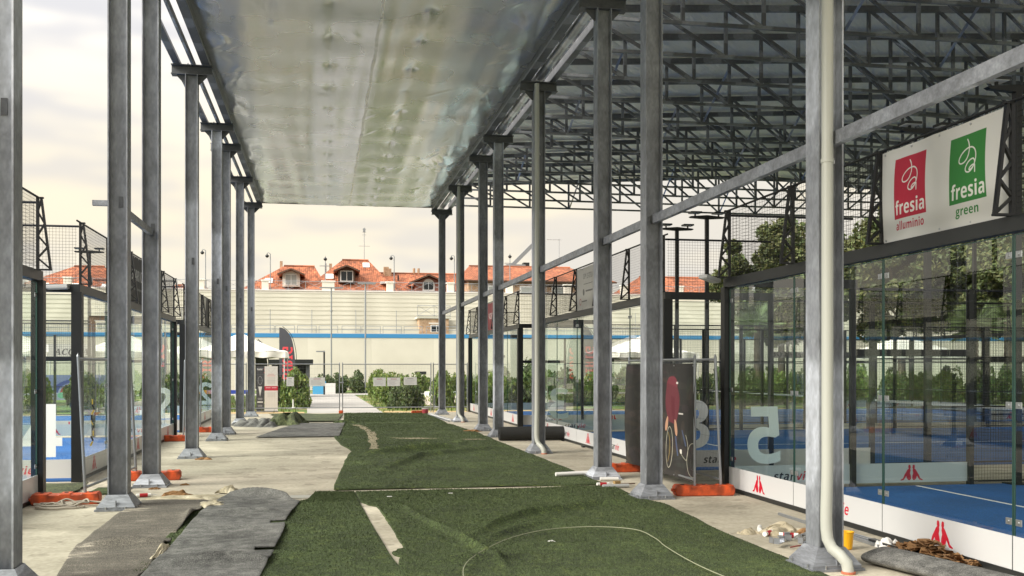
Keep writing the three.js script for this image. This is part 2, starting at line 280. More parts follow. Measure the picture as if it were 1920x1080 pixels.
// ---------------------------------------------------------------- silver ceiling of the corridor
{
  const xa = XL + 0.3, xb = XR - 0.3, nx = 150, nz = 460, pos = [], uv = [], idx = [], r = rngOf(7);
  const puck = []; for (const px of [0.16, 1.9]) for (let z = Z1 - 0.5; z > Z0; z -= 1.7) puck.push([px + (r() - 0.5) * 0.05, z + (r() - 0.5) * 0.1, 0.6 + r() * 0.6]);
  const creases = []; for (let k = 0; k < 210; k++) { const side = r(); const x = side < 0.3 ? xa + 0.1 + r() * 0.5 : side < 0.62 ? xb - 0.1 - r() * 1.0 : xa + r() * (xb - xa); creases.push([x, Z0 + r() * ZL, (r() - 0.5) * 1.6, 0.1 + r() * 0.35, 0.003 + r() * 0.008]); }
  const g1 = noiseGrid(64, 71), g2 = noiseGrid(64, 72);
  const lie = (x, z) => {
    let h = 0.012 * Math.sin(x * 4.6 + 0.9 * Math.sin(z * 0.21)) + 0.005 * Math.sin(x * 9.7 + 1.4 * Math.sin(z * 0.27 + 1)) + 0.012 * (tileNoise(x * 1.6 + 40, z * 0.16 + 40, g1, 64) - 0.5) + 0.008 * (tileNoise(x * 4 + 49, z * 0.22 + 30, g2, 64) - 0.5) + 0.003 * (tileNoise(x * 5 + 49, z * 1.4 + 30, g2, 64) - 0.5);
    h += 0.007 * Math.cos((Z1 - 0.5 - z) / 1.7 * Math.PI * 2);
    const edge = Math.min(x - xa, xb - x); h += 0.05 * Math.exp(-edge / 0.1) * 0.6 - 0.035 * Math.sin(Math.min(1, edge / 3.3) * Math.PI * 0.5);
    h += 0.012 * (tileNoise(x * 6, z * 1.6, g2, 64) - 0.5) * Math.exp(-edge / 0.5) * 2;
    for (const [px, pz, a] of puck) { const dx = x - px, dz = z - pz; if (Math.abs(dx) < 0.6 && Math.abs(dz) < 0.9) h += 0.02 * a * Math.exp(-(dx * dx) / 0.014 - (dz * dz) / 0.02) + 0.012 * a * Math.exp(-(dx * dx) / 0.006) * Math.exp(-(dz * dz) / 0.3); }
    for (const [cx, cz, ca, cl, ch] of creases) { const dx = x - cx, dz = z - cz; if (Math.abs(dx) > 0.5 || Math.abs(dz) > 0.6) continue; const u = dx * Math.sin(ca) + dz * Math.cos(ca), w = dx * Math.cos(ca) - dz * Math.sin(ca); h -= ch * 1.4 * Math.exp(-(w * w) / 0.0022) * Math.exp(-(u * u) / (cl * cl)); }
    return 8.16 + h;
  };
  for (let j = 0; j <= nz; j++) for (let i = 0; i <= nx; i++) {
    const x = lerp(xa, xb, i / nx), z = lerp(Z0, Z1, j / nz);
    pos.push(x, lie(x, z), -z); uv.push(x, z);
    if (i < nx && j < nz) { const a = j * (nx + 1) + i, b = a + nx + 1; idx.push(a, a + 1, b, b, a + 1, b + 1); }
  }
  const g = new THREE.BufferGeometry(); g.setAttribute('position', new THREE.Float32BufferAttribute(pos, 3)); g.setAttribute('uv', new THREE.Float32BufferAttribute(uv, 2)); g.setIndex(idx); g.computeVertexNormals();
  const t = thing('corridor_roof', 'long silver foil ceiling above the corridor, puckered in rows', 'roof', [0, 0, 0]);
  mesh('foil_membrane', g, M.foil, t);
  box('roof_deck', xb - xa + 0.3, 0.05, ZL + 0.3, (xa + xb) / 2, 8.34, ZC, M.galvBright, t);
  box('end_trim', xb - xa + 0.1, 0.13, 0.05, (xa + xb) / 2, 8.2, -Z1 - 0.03, plain(0xa9a69c, 0.5, 0.4), t);
  const tp = [], rt = rngOf(19); for (let z = Z0 + 0.2; z < Z1 - 0.3; z += 0.3) { const x0 = 1.04 + 0.012 * Math.sin(z * 3), x1 = 1.04 + 0.012 * Math.sin((z + 0.3) * 3); tp.push(barGeo(V(x0, lie(x0, z) - 0.007 - 0.006 * rt(), -z), V(x1, lie(x1, z + 0.3) - 0.007 - 0.006 * rt(), -z - 0.31), 0.05 + 0.02 * rt(), 0.004)); }
  mesh('taped_seam', merged(tp), M.tape, t);
}

// ---------------------------------------------------------------- the hall roof on the right: trusses, bracing, silver lining
const TX = (i) => 4.98 + 1.6 * i, TOP = (x) => 9.02 + 0.06 * (x <= 17.78 ? x - 4.98 : 30.58 - x), BOT = 8.22, TZ = []; for (let k = 0; k < 21; k++) TZ.push(37.55 - 1.72 * k);
TZ.forEach((Z, k) => {
  const t = thing('roof_truss', k === 0 ? 'steel roof truss of the hall at its far open end' : `steel roof truss of the hall, ${ORD[k]} counted from the far open end`, 'truss', [4.98, BOT, -Z], 'trusses of the hall roof');
  const P = (i, top) => V(TX(i) - 4.98, top ? TOP(TX(i)) - BOT : 0, 0);
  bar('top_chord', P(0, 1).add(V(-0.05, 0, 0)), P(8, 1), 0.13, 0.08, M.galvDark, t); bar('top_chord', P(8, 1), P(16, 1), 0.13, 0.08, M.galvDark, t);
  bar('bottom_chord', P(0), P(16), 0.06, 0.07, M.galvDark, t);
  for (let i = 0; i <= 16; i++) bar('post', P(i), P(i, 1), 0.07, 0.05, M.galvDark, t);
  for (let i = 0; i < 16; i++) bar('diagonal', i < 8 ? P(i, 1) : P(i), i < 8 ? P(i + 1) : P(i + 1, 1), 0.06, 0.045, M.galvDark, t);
});
[1, 3, 5, 7, 9, 11, 13, 15].forEach((i, n) => {
  const t = thing('roof_bracing', `thin zigzag bracing linking the hall trusses, ${ORD[n]} line from the corridor`.replace('nearest', 'first'), 'bracing', [TX(i), BOT, 0], 'bracing lines of the hall roof');
  const top = TOP(TX(i)) - BOT - 0.08;
  for (let k = 0; k < 20; k++) { if ((k + n) % 3 === 2) continue; const s = (k + n) % 2; bar('brace', V(0.04, s ? 0.03 : top, -TZ[k]), V(0.04, s ? top : 0.03, -TZ[k + 1]), 0.05, 0.03, M.galvBright, t); }
});
{
  const t = thing('hall_roof', 'silver-lined pitched roof of the big hall over the right courts', 'roof', [0, 0, 0]);
  const r = noiseGrid(64, 81), r2 = noiseGrid(64, 82);
  for (const [x0, x1] of [[4.95, 17.78], [17.78, 30.7]]) {
    const nx = 110, nz = 230, pos = [], uv = [], idx = [];
    for (let j = 0; j <= nz; j++) for (let i = 0; i <= nx; i++) {
      const x = lerp(x0, x1, i / nx), z = lerp(3, 37.75, j / nz), f = ((37.55 - z) / 1.72) % 1;
      const sag = 0.05 * Math.sin(Math.PI * ((f + 1) % 1));
      pos.push(x, TOP(x) + 0.1 - sag * 0.6 + 0.03 * (tileNoise(x * 1.7 + z * 1.1, z * 1.3 - x * 0.8, r, 64) - 0.5) + 0.022 * (tileNoise(x * 3.5 + z * 2.6, z * 1.4, r2, 64) - 0.5), -z); uv.push(x + 0.3 * z, z);
      if (i < nx && j < nz) { const a = j * (nx + 1) + i, b = a + nx + 1; idx.push(a, a + 1, b, b, a + 1, b + 1); }
    }
    const g = new THREE.BufferGeometry(); g.setAttribute('position', new THREE.Float32BufferAttribute(pos, 3)); g.setAttribute('uv', new THREE.Float32BufferAttribute(uv, 2)); g.setIndex(idx); g.computeVertexNormals();
    mesh('foil_lining', g, M.foilHall, t);
    const a = V(x0, TOP(x0) + 0.16, -20.4), b = V(x1, TOP(x1) + 0.16, -20.4), d = bar('roof_panel', a, b, 0.05, 34.9, M.galvBright, t); d.name = 'roof_panel';
  }
}

// ---------------------------------------------------------------- padel courts
const font = await new FontLoader().loadAsync('fonts/droid/droid_sans_bold.typeface.json');
function flatText(str, size, slant = 0, centre = true) {
  return once(`text ${str} ${size} ${slant}`, () => { const g = new THREE.ShapeGeometry(font.generateShapes(str, size), 4); const p = g.attributes.position; for (let i = 0; i < p.count; i++) p.setX(i, p.getX(i) + slant * p.getY(i)); g.computeBoundingBox(); const b = g.boundingBox; if (centre) g.translate(-(b.min.x + b.max.x) / 2, 0, 0); return g; });
}
const textWidth = (g) => { g.computeBoundingBox(); return g.boundingBox.max.x - g.boundingBox.min.x; };
const sitters = once('sitters', () => {     // two seated figures back to back
  const half = [[0.05, 0.8], [0.07, 0.95], [0.13, 1.0], [0.2, 0.96], [0.21, 0.82], [0.18, 0.75], [0.27, 0.66], [0.36, 0.5], [0.46, 0.33], [0.54, 0.12], [0.7, 0.03], [0.69, -0.03], [0.5, 0.0], [0.42, 0.12], [0.34, 0.27], [0.3, 0.12], [0.22, 0.0], [0.1, -0.01], [0.03, 0.1], [0.05, 0.3], [0.1, 0.45], [0.06, 0.6], [0.08, 0.72]];
  return merged([new THREE.ShapeGeometry(poly(half)), new THREE.ShapeGeometry(poly(half.map(([x, y]) => [-x, y]).reverse()))]);
});
function logo(parent, kind, x, y, z, ry, k = 1) {
  if (kind === 'figures') { const m = mesh('figure_logo', sitters, M.red, parent, x, y, z); m.scale.set(0.27 * k, 0.24 * k, 1); m.rotation.y = ry; return; }
  const a = flatText('star', 0.13 * k, 0.22, false), b = flatText('vie', 0.13 * k, 0.22, false), wa = textWidth(a) + 0.018, wb = textWidth(b), o = new THREE.Group(); o.name = 'lettering'; o.position.set(x, y + 0.035, z); o.rotation.y = ry; parent.add(o);
  mesh('letters', a, M.ink, o, -(wa + wb) / 2); mesh('letters', b, M.red, o, -(wa + wb) / 2 + wa);
}
function gridGeo(w, h, pitch, r, dense = pitch) {
  return once(`grid ${w} ${h} ${pitch} ${r} ${dense}`, () => {
    const l = [], wire = (len) => { const g = new THREE.CylinderGeometry(r, r, len, 3, 1, true); g.deleteAttribute('uv'); return g; };
    for (let x = pitch / 2; x < w; x += pitch) l.push(wire(h).translate(x - w / 2, h / 2, 0));
    for (let y = dense / 2; y < h; y += dense) l.push(wire(w).rotateZ(Math.PI / 2).translate(0, y, r * 1.8));
    return mergeGeometries(l);
  });
}
const bracketGeo = once('bracket', () => {  // tapered lattice post, 1.05 m high, in the plane across the beam
  const H = 1.0, l = [barGeo(V(0, 0, 0), V(0, H, 0), 0.035, 0.04), barGeo(V(-0.17, 0, 0), V(-0.045, H, 0), 0.028, 0.04), bx(0.09, 0.02, 0.05, -0.03, H, 0), bx(0.2, 0.02, 0.06, -0.08, 0.01, 0)];
  let y = 0.02; for (let k = 0; k < 6; k++) { const dy = 0.15 + 0.004 * k, w = (v) => -0.17 + 0.125 * v / H; l.push(k % 2 ? barGeo(V(0, y, 0), V(w(y + dy), y + dy, 0), 0.022, 0.035) : barGeo(V(w(y), y, 0), V(0, y + dy, 0), 0.022, 0.035)); y += dy; }
  return merged(l);
});
const paneEdge = (w, h) => once(`edge ${w} ${h}`, () => merged([bx(0.008, h, 0.014, -w / 2 + 0.004, h / 2), bx(0.008, h, 0.014, w / 2 - 0.004, h / 2), bx(w - 0.016, 0.008, 0.014, 0, h - 0.004)]));
const clampGeo = once('clamp', () => merged([new RoundedBoxGeometry(0.075, 0.06, 0.012, 1, 0.004), new THREE.CylinderGeometry(0.012, 0.012, 0.03, 8).rotateX(Math.PI / 2)]));
function pane(parent, w, h, x, y, z, ry, clamps) {
  const p = mesh('glass_pane', once(`pane ${w} ${h}`, () => new THREE.PlaneGeometry(w, h).translate(0, h / 2, 0)), M.glass, parent, x, y, z); p.rotation.y = ry;
  mesh('pane_edge', paneEdge(w, h), M.glassEdge, p);
  if (clamps) for (const cx of [-w / 2 + 0.055, w / 2 - 0.055]) for (const cy of [0.42, 1.45, h - 0.18]) mesh('clamp', clampGeo, M.bolt, p, cx, cy, 0);
  return p;
}
function court({ X0, s, Zn, digit, label, clamps, banners = [], lamps }) {
  const t = thing('padel_court', label, 'padel court', [X0, 0, -Zn], 'padel courts beside the corridor');
  const L = (a, y, b) => [s * a, y, -b], face = s > 0 ? -Math.PI / 2 : Math.PI / 2;
  const wallAcross = (a, dir) => {            // glass end wall, 10 m, standing along the corridor at depth a into the court
    for (let k = 0; k < 5; k++) {
      const b = 1 + 2 * k;
      pane(t, 1.985, 2.96, ...L(a, 0.06, b), face, clamps && a === 0);
      const st = box('skirting_board', 0.006, 0.3, 1.985, ...L(a - dir * 0.012, 0.21, b), M.whiteStrip, t);
      const kinds = clamps ? ['figures', 'words'] : ['figures', 'words'];
      logo(st, kinds[k % 2], -s * dir * 0.0045, -0.115, 0, dir > 0 ? face : face + Math.PI);
      const gp = mesh('wire_mesh', gridGeo(1.94, 0.98, 0.05, 0.0022), M.wire, t, ...L(a, 3.22, b)); gp.rotation.y = Math.PI / 2; stuff(gp);
    }
    box('base_channel', 0.05, 0.06, 10, ...L(a, 0.03, 5), M.anthracite, t);
    box('head_beam', 0.1, 0.14, 10.24, ...L(a, 3.11, 5), M.anthracite, t);
    rod('top_rail', V(...L(a, 4.2, -0.1)), V(...L(a, 4.2, 10.1)), 0.016, M.black, t);
    for (let k = 0; k <= 5; k++) { const m = mesh('lattice_bracket', bracketGeo, M.black, t, ...L(a - dir * 0.02, 3.18, clampB(2 * k))); if (s * dir > 0) m.rotation.y = 0; else m.rotation.y = Math.PI; }
  };
  const clampB = (b) => (b === 0 ? 0.03 : b === 10 ? 9.97 : b);
  wallAcross(0, 1); wallAcross(20, -1);
  for (const b of [0, 10]) {
    const out = b === 0 ? 1 : -1;               // outward: towards the camera for the near side
    for (const a of [0, 20]) box('corner_post', 0.16, 3.05, 0.14, ...L(a, 1.525, b + (b ? 0.075 : -0.075)), M.black, t);
    const rows = [[0, 2, 3, 'glass'], [2, 4, 2, 'glass'], [4, 6, 0], [6, 8, 0], [8, 9.1, 0], [10.9, 12, 0], [12, 14, 0], [14, 16, 0], [16, 18, 2, 'glass'], [18, 20, 3, 'glass']];
    for (const [a0, a1, gh] of rows) {
      const am = (a0 + a1) / 2, w = a1 - a0;
      if (gh) {
        pane(t, w - 0.02, gh - 0.04, ...L(am, 0.06, b), 0, false);
        const st = box('skirting_board', w - 0.02, 0.3, 0.006, ...L(am, 0.21, b - out * 0.014), M.whiteStrip, t);
        logo(st, a0 === 0 || a0 === 18 ? 'words' : 'figures', 0, -0.115, 0.0045, 0); logo(st, a0 === 0 || a0 === 18 ? 'words' : 'figures', 0, -0.115, -0.0045, Math.PI);
      }
      const top = gh === 3 ? 4.12 : 3.05, y0 = gh === 3 ? 3.2 : gh || 0.04, m = mesh('wire_mesh', gridGeo(q3(w - 0.06), q3(top - y0), 0.05, 0.0022), M.wire, t, ...L(am, y0, b)); stuff(m);
      rod('mesh_rail', V(...L(a0, top, b)), V(...L(a1, top, b)), 0.018, M.black, t);
      if (a0 > 0) box('mesh_post', 0.08, gh === 3 ? 4.12 : 3.05, 0.08, ...L(a0 === 10.9 ? 10.9 : a0, (gh === 3 ? 4.12 : 3.05) / 2, b), M.black, t);
      if (a1 === 9.1) box('mesh_post', 0.08, 3.05, 0.08, ...L(9.1, 1.525, b), M.black, t);
      if (!gh) for (const yy of [0.06, 1.1, 2.0]) rod('mesh_rail', V(...L(a0, yy, b)), V(...L(a1, yy, b)), 0.014, M.black, t);
    }
    for (const a of [1.06, 18.94]) box('side_beam', 2.0, 0.13, 0.08, ...L(a, 3.12, b), M.black, t);
    for (const a of [3, 17]) box('side_beam', 2.0, 0.1, 0.07, ...L(a, 2.07, b), M.black, t);
    const dg = mesh('court_number', flatText(digit, 0.86), M.digit, t, ...L(0.55, 0.4, b - out * 0.004)); dg.rotation.y = b === 0 ? 0 : Math.PI; dg.scale.x = 0.95;
  }
  for (const [k, make] of banners) { const b = 1 + 2 * k; make(t, L(-0.02, 3.67, b), face); }
  // floor, lines and net
  const f = struct('court_floor', boxGeo(20, 0.012, 10), M.blueFloor, X0 + s * 10, 0.006, -(Zn + 5));
  const ln = (w, d, a, b) => box('court_line', w, 0.004, d, s * (a - 10), 0.008, -(b - 5), M.white, f);
  ln(0.05, 9.9, 3.05, 5); ln(0.05, 9.9, 16.95, 5); ln(13.85, 0.05, 10, 5);
  const n = thing('padel_net', `black net with white band across the ${label.match(/nearest|middle|farthest/)[0]} ${label.match(/left|right/)[0]} court`, 'net', [X0 + s * 10, 0, -(Zn + 5)], 'court nets');
  const nm = mesh('netting', gridGeo(9.8, 0.8, 0.09, 0.0025), M.wire, n, 0, 0.03, 0); nm.rotation.y = Math.PI / 2; stuff(nm);
  box('net_band', 0.03, 0.06, 9.8, 0, 0.87, 0, M.white, n); for (const z of [-4.95, 4.95]) box('net_post', 0.08, 0.95, 0.08, 0, 0.475, z, M.black, n);
}
// floodlight masts along the court sides
function floodlight(x, Z, label, n = 2) {
  const t = thing('floodlight_mast', label, 'floodlight', [x, 0, -Z], 'floodlight masts of the courts');
  box('mast', 0.1, 6.2, 0.1, 0, 3.1, 0, M.black, t); box('mast_foot', 0.3, 0.02, 0.3, 0, 0.022, 0, M.black, t);
  const a = extrude([[-0.55, 0.03], [-0.5, 0.05], [0, 0.09], [0.5, 0.05], [0.55, 0.03], [0.5, 0], [0, -0.03], [-0.5, 0]], 0.1); a.translate(0, 0, -0.05); mesh('cross_arm', once('arm', () => a), M.black, t, 0, 6.18, 0);
  for (const q of [-0.36, 0.36]) { const l = mesh('lamp_head', new RoundedBoxGeometry(0.34, 0.05, 0.26, 2, 0.012), M.anthracite, t, q, 6.34, 0); box('lamp_lens', 0.3, 0.008, 0.22, 0, -0.028, 0, M.white, l); box('lamp_bracket', 0.04, 0.1, 0.04, 0, -0.07, 0, M.black, l); }
}

function canvasTexture(w, h, draw) { const c = document.createElement('canvas'); c.width = w; c.height = h; const x = c.getContext('2d'); draw(x, w, h); const t = new THREE.CanvasTexture(c); t.colorSpace = THREE.SRGBColorSpace; t.anisotropy = 8; return t; }
function clothSheet(w, h, amp, seed, nx = 36, ny = 18) {        // hanging banner, slightly rippled, with thickness
  const g = new THREE.BoxGeometry(w, h, 0.004, nx, ny, 1), p = g.attributes.position, n = noiseGrid(32, seed);
  for (let i = 0; i < p.count; i++) { const x = p.getX(i) + w, y = p.getY(i) + h; p.setZ(i, p.getZ(i) + amp * (tileNoise(x * 2.4 + y * 0.8, y * 1.1, n, 32) - 0.5) + amp * 0.5 * (tileNoise(x * 7 + 3, y * 2, n, 32) - 0.5)); }
  g.computeVertexNormals(); return g;
}
function hangBanner(parent, at, face, w, h, map, seed, name = 'banner', amp = 0.035) {
  const m = new THREE.Mesh(clothSheet(w, h, amp, seed), std({ map, roughness: 0.62 })); m.name = name; m.rotation.y = face; m.position.set(...at); parent.add(m);
  for (let k = 0; k < 5; k++) for (const yy of [-1, 1]) mesh('eyelet', cylGeo(0.011, 0.011, 0.012, 8), M.bolt, m, -w / 2 + 0.06 + k * (w - 0.12) / 4, yy * (h / 2 - 0.03), 0.004).rotation.x = Math.PI / 2;
  return m;
}
function spiral(x, cx, cy, s) { x.lineWidth = s * 0.05; x.lineCap = 'round'; x.beginPath(); x.moveTo(cx + s * 0.02, cy - s * 0.62); x.bezierCurveTo(cx + s * 0.26, cy - s * 0.3, cx + s * 0.05, cy + s * 0.16, cx - s * 0.3, cy + s * 0.12); x.bezierCurveTo(cx - s * 0.62, cy + s * 0.05, cx - s * 0.15, cy - s * 0.42, cx + s * 0.25, cy - s * 0.33); x.bezierCurveTo(cx + s * 0.62, cy - s * 0.2, cx + s * 0.42, cy + s * 0.42, cx + s * 0.1, cy + s * 0.46); x.bezierCurveTo(cx - s * 0.28, cy + s * 0.44, cx + s * 0.06, cy + s * 0.02, cx + s * 0.33, cy + s * 0.06); x.bezierCurveTo(cx + s * 0.5, cy + s * 0.18, cx + s * 0.3, cy + s * 0.4, cx + s * 0.14, cy + s * 0.4); x.bezierCurveTo(cx + s * 0.06, cy + s * 0.36, cx + s * 0.3, cy + s * 0.2, cx + s * 0.4, cy + s * 0.28); x.lineTo(cx + s * 0.4, cy + s * 0.5); x.stroke(); }
const sponsorMap = canvasTexture(1024, 512, (x, w, h) => {
  x.fillStyle = '#d3d2cc'; x.fillRect(0, 0, w, h);
  const card = (x0, y0, col, name, sub, subx) => {
    x.fillStyle = col; x.beginPath(); x.moveTo(x0, y0); x.lineTo(x0 + 270, y0); x.quadraticCurveTo(x0 + 255, y0 + 150, x0 + 272, y0 + 330); x.lineTo(x0 - 8, y0 + 330); x.quadraticCurveTo(x0 - 22, y0 + 170, x0, y0); x.fill();
    x.strokeStyle = '#d9d8cf'; spiral(x, x0 + 128, y0 + 118, 150);
    x.fillStyle = '#dcdbd3'; x.font = 'bold 104px sans-serif'; x.textAlign = 'center'; x.fillText(name, x0 + 132, y0 + 308, 262);
    x.fillStyle = col; x.font = 'bold 62px sans-serif'; x.fillText(sub, x0 + subx, y0 + 392, 250);
  };
  card(130, 62, '#b02038', 'fresia', 'alluminio', 130); card(600, 62, '#2f7a34', 'fresia', 'green', 128);
});
const greySignMap = canvasTexture(512, 256, (x, w, h) => { x.fillStyle = '#b9b6ae'; x.fillRect(0, 0, w, h); x.fillStyle = '#6f6d68'; x.font = 'bold 44px serif'; x.fillText('UP ESTRA', 150, 70); x.fillRect(170, 100, 190, 4); x.beginPath(); x.arc(170, 150, 20, 0, 7); x.fill(); x.fillRect(210, 140, 150, 10); x.strokeStyle = '#a56a66'; x.lineWidth = 6; x.beginPath(); x.arc(90, 205, 18, 0, 7); x.stroke(); x.fillRect(120, 200, 120, 8); x.beginPath(); x.arc(400, 205, 18, 0, 7); x.stroke(); });
const redSignMap = canvasTexture(256, 128, (x, w, h) => { x.fillStyle = '#9a4348'; x.fillRect(0, 0, w, h); x.fillStyle = '#d8c7c3'; x.font = 'bold 40px sans-serif'; x.fillText('PADEL', 60, 76); });
const blackSignMap = canvasTexture(512, 256, (x, w, h) => { x.fillStyle = '#2c2d2f'; x.fillRect(0, 0, w, h); x.fillStyle = '#b9babb'; x.font = 'italic bold 84px sans-serif'; x.fillText('STAR VIE', 60, 130); x.globalAlpha = 0.5; x.fillRect(0, 170, w, 12); });
const stripeSignMap = canvasTexture(512, 256, (x, w, h) => { x.fillStyle = '#252628'; x.fillRect(0, 0, w, h); x.fillStyle = '#c9c6bd'; x.beginPath(); x.moveTo(170, 0); x.lineTo(330, 0); x.lineTo(250, 256); x.lineTo(90, 256); x.fill(); });
const R = (map, seed) => (t, at, face) => hangBanner(t, at, face, 1.96, 0.98, map, seed, 'sponsor_banner');
court({ X0: 6.02, s: 1, Zn: 3.57, digit: '5', label: 'glass padel court numbered 5 nearest on the right with a white sponsor banner', clamps: true, banners: [[2, R(sponsorMap, 3)]] });
court({ X0: 6.02, s: 1, Zn: 16.3, digit: '3', label: 'glass padel court numbered 3 in the middle on the right with a grey sponsor banner', clamps: true, banners: [[2, R(greySignMap, 4)]] });
court({ X0: 6.02, s: 1, Zn: 29.1, digit: '1', label: 'glass padel court numbered 1 farthest on the right with a dull red banner', banners: [[2, R(redSignMap, 5)]] });
court({ X0: -3.88, s: -1, Zn: 4.1, digit: '6', label: 'glass padel court numbered 6 nearest on the left, mostly behind the first column', clamps: true });
court({ X0: -3.88, s: -1, Zn: 16.4, digit: '4', label: 'glass padel court numbered 4 in the middle on the left with a black banner', clamps: true, banners: [[2, R(blackSignMap, 6)]] });
court({ X0: -3.88, s: -1, Zn: 28.2, digit: '2', label: 'glass padel court numbered 2 farthest on the left with dark and pale striped banner', banners: [[2, R(stripeSignMap, 7)]] });
const mastAt = [[10.75, 13.45, 'far side of the nearest right court'], [11.05, 16.15, 'near side of the middle right court'], [11.05, 26.5, 'far side of the middle right court'], [11.05, 28.9, 'near side of the farthest right court'], [21.5, 13.45, 'far outer end of the nearest right court'], [21.5, 16.15, 'near outer end of the middle right court'], [21.5, 26.5, 'far outer end of the middle right court'], [21.5, 28.9, 'near outer end of the farthest right court'], [-8.7, 38.4, 'far side of the farthest left court'], [-8.4, 26.55, 'far side of the middle left court']];
for (const [x, Z, w] of mastAt) floodlight(x, Z, `black floodlight mast with two flat lamps at ${w}`);
// flat white lamp boxes on the court corners
for (const [x, y, Z, w] of [[-4.17, 3.13, 16.27, 'corner of left court 4'], [5.86, 3.16, 13.75, 'corner of right court 5']]) {
  const t = thing('corner_lamp', `flat white lamp box fixed at the ${w}`, 'lamp', [x, y, -Z]); t.rotation.z = x > 0 ? -0.16 : 0.03; t.rotation.y = x > 0 ? 0.5 : 0;
  mesh('housing', new RoundedBoxGeometry(0.34, 0.06, 0.16, 2, 0.012), plain(0xb9bab8, 0.4), t, x > 0 ? -0.12 : 0, 0, 0); box('lens', 0.29, 0.008, 0.12, x > 0 ? -0.12 : 0, -0.033, 0, M.white, t);
}

// ---------------------------------------------------------------- loose turf and underlay on the floor
const piece = (pts) => (z) => { if (z <= pts[0][0]) return pts[0][1]; for (let i = 1; i < pts.length; i++) if (z <= pts[i][0]) return lerp(pts[i - 1][1], pts[i][1], (z - pts[i - 1][0]) / (pts[i][0] - pts[i - 1][0])); return pts[pts.length - 1][1]; };
function ridge(pts, width, height) {          // a soft fold along a polyline
  return (x, z) => { let best = 9, tt = 0; for (let i = 1; i < pts.length; i++) { const [ax, az] = pts[i - 1], [bx2, bz] = pts[i], dx = bx2 - ax, dz = bz - az, t = clamp(((x - ax) * dx + (z - az) * dz) / (dx * dx + dz * dz)), d = Math.hypot(x - ax - t * dx, z - az - t * dz); if (d < best) { best = d; tt = (i - 1 + t) / (pts.length - 1); } } return 1.15 * height * Math.exp(-Math.pow(best / (width * 0.8), 1.5)) * Math.pow(Math.sin(Math.PI * clamp(tt * 0.94 + 0.03)), 0.5); };
}
function sheetGeo(zs, xl, xr, hf, thick, y0, nx = 60) {      // a sheet lying between two edge lines
  const pos = [], uv = [], idx = [], n = zs.length, W = nx + 1;
  zs.forEach((z) => { const a = xl(z), b = xr(z); for (let i = 0; i < W; i++) { const x = lerp(a, b, i / nx); pos.push(x, y0 + thick + hf(x, z), -z); uv.push(x, z); } });
  for (let j = 0; j < n - 1; j++) for (let i = 0; i < nx; i++) { const a = j * W + i, b = a + W; idx.push(a, a + 1, b, b, a + 1, b + 1); }
  const rim = []; for (let i = 0; i < W; i++) rim.push(i); for (let j = 1; j < n; j++) rim.push(j * W + nx); for (let i = nx - 1; i >= 0; i--) rim.push((n - 1) * W + i); for (let j = n - 2; j > 0; j--) rim.push(j * W);
  const base = pos.length / 3; rim.forEach((v) => { pos.push(pos[v * 3], Math.max(y0 + 0.001, pos[v * 3 + 1] - thick), pos[v * 3 + 2]); uv.push(uv[v * 2] + 0.02, uv[v * 2 + 1] + 0.02); });
  rim.forEach((v, k) => { const k2 = (k + 1) % rim.length, w = rim[k2]; idx.push(v, base + k, w, w, base + k, base + k2); });
  const g = new THREE.BufferGeometry(); g.setAttribute('position', new THREE.Float32BufferAttribute(pos, 3)); g.setAttribute('uv', new THREE.Float32BufferAttribute(uv, 2)); g.setIndex(idx); const f = g.toNonIndexed(); g.computeVertexNormals(); return g;
}
const steps = (a, b, d) => { const o = []; const n = Math.max(1, Math.round((b - a) / d)); for (let i = 0; i <= n; i++) o.push(lerp(a, b, i / n)); return o; };
const gW = noiseGrid(64, 91), wob = (x, z, f, a) => a * (tileNoise(x * f + 20, z * f + 7, gW, 64) - 0.5), jag = (z, f, a) => a * (tileNoise(z * f + 3, 5.5, gW, 64) - 0.5);
function sheet(name, label, category, zs, xl, xr, hf, thick, y0, mat, nx, group, pile) { const g = sheetGeo(zs, xl, xr, hf, thick, y0, nx); g.computeBoundingBox(); const c = g.boundingBox.getCenter(V(0, 0, 0)); g.translate(-c.x, 0, -c.z); const m = mesh(name, g, mat, null, c.x, 0, c.z);
  if (pile) m.add(turfPile(zs, xl, xr, (x, z) => y0 + thick + hf(x, z), pile, c));
  return tag(m, label, category, group); }
function turfPile(zs, xl, xr, yf, [n, size, near], c) {      // standing blades of the turf
  const g = once('blade', () => { const b = new THREE.BufferGeometry(); b.setAttribute('position', new THREE.Float32BufferAttribute([-0.5, 0, 0, 0.5, 0, 0, 0.15, 1, 0.2], 3)); b.computeVertexNormals(); return b; });
  const m = new THREE.InstancedMesh(g, M.blade, n), o = new THREE.Object3D(), r = rngOf(n + 5), z0 = zs[0], z1 = zs[zs.length - 1], col = new THREE.Color(); m.name = 'turf_pile';
  for (let i = 0; i < n; i++) {
    const z = z0 + (z1 - z0) * Math.pow(r(), near), a = xl(z), b = xr(z), x = lerp(a + 0.01, b - 0.01, r()), s = size * (0.6 + 0.8 * r()) * (0.6 + 0.4 * (z - z0) / (z1 - z0));
    o.position.set(x - c.x, yf(x, z) - 0.002, -z - c.z); o.rotation.set((r() - 0.5) * 0.9, r() * 6.3, (r() - 0.5) * 0.9); o.scale.set(s * 0.7, s, s); o.updateMatrix(); m.setMatrixAt(i, o.matrix);
    const k = 0.72 + 0.5 * r(), dry = r() < 0.05 ? 1.5 : 1; col.setRGB(0.062 * k * dry, 0.084 * k * (dry > 1 ? 1.25 : 1), 0.032 * k * dry); m.setColorAt(i, col);
  }
  return stuff(m);
}
M.blade = std({ color: 0xffffff, roughness: 1, side: THREE.DoubleSide });
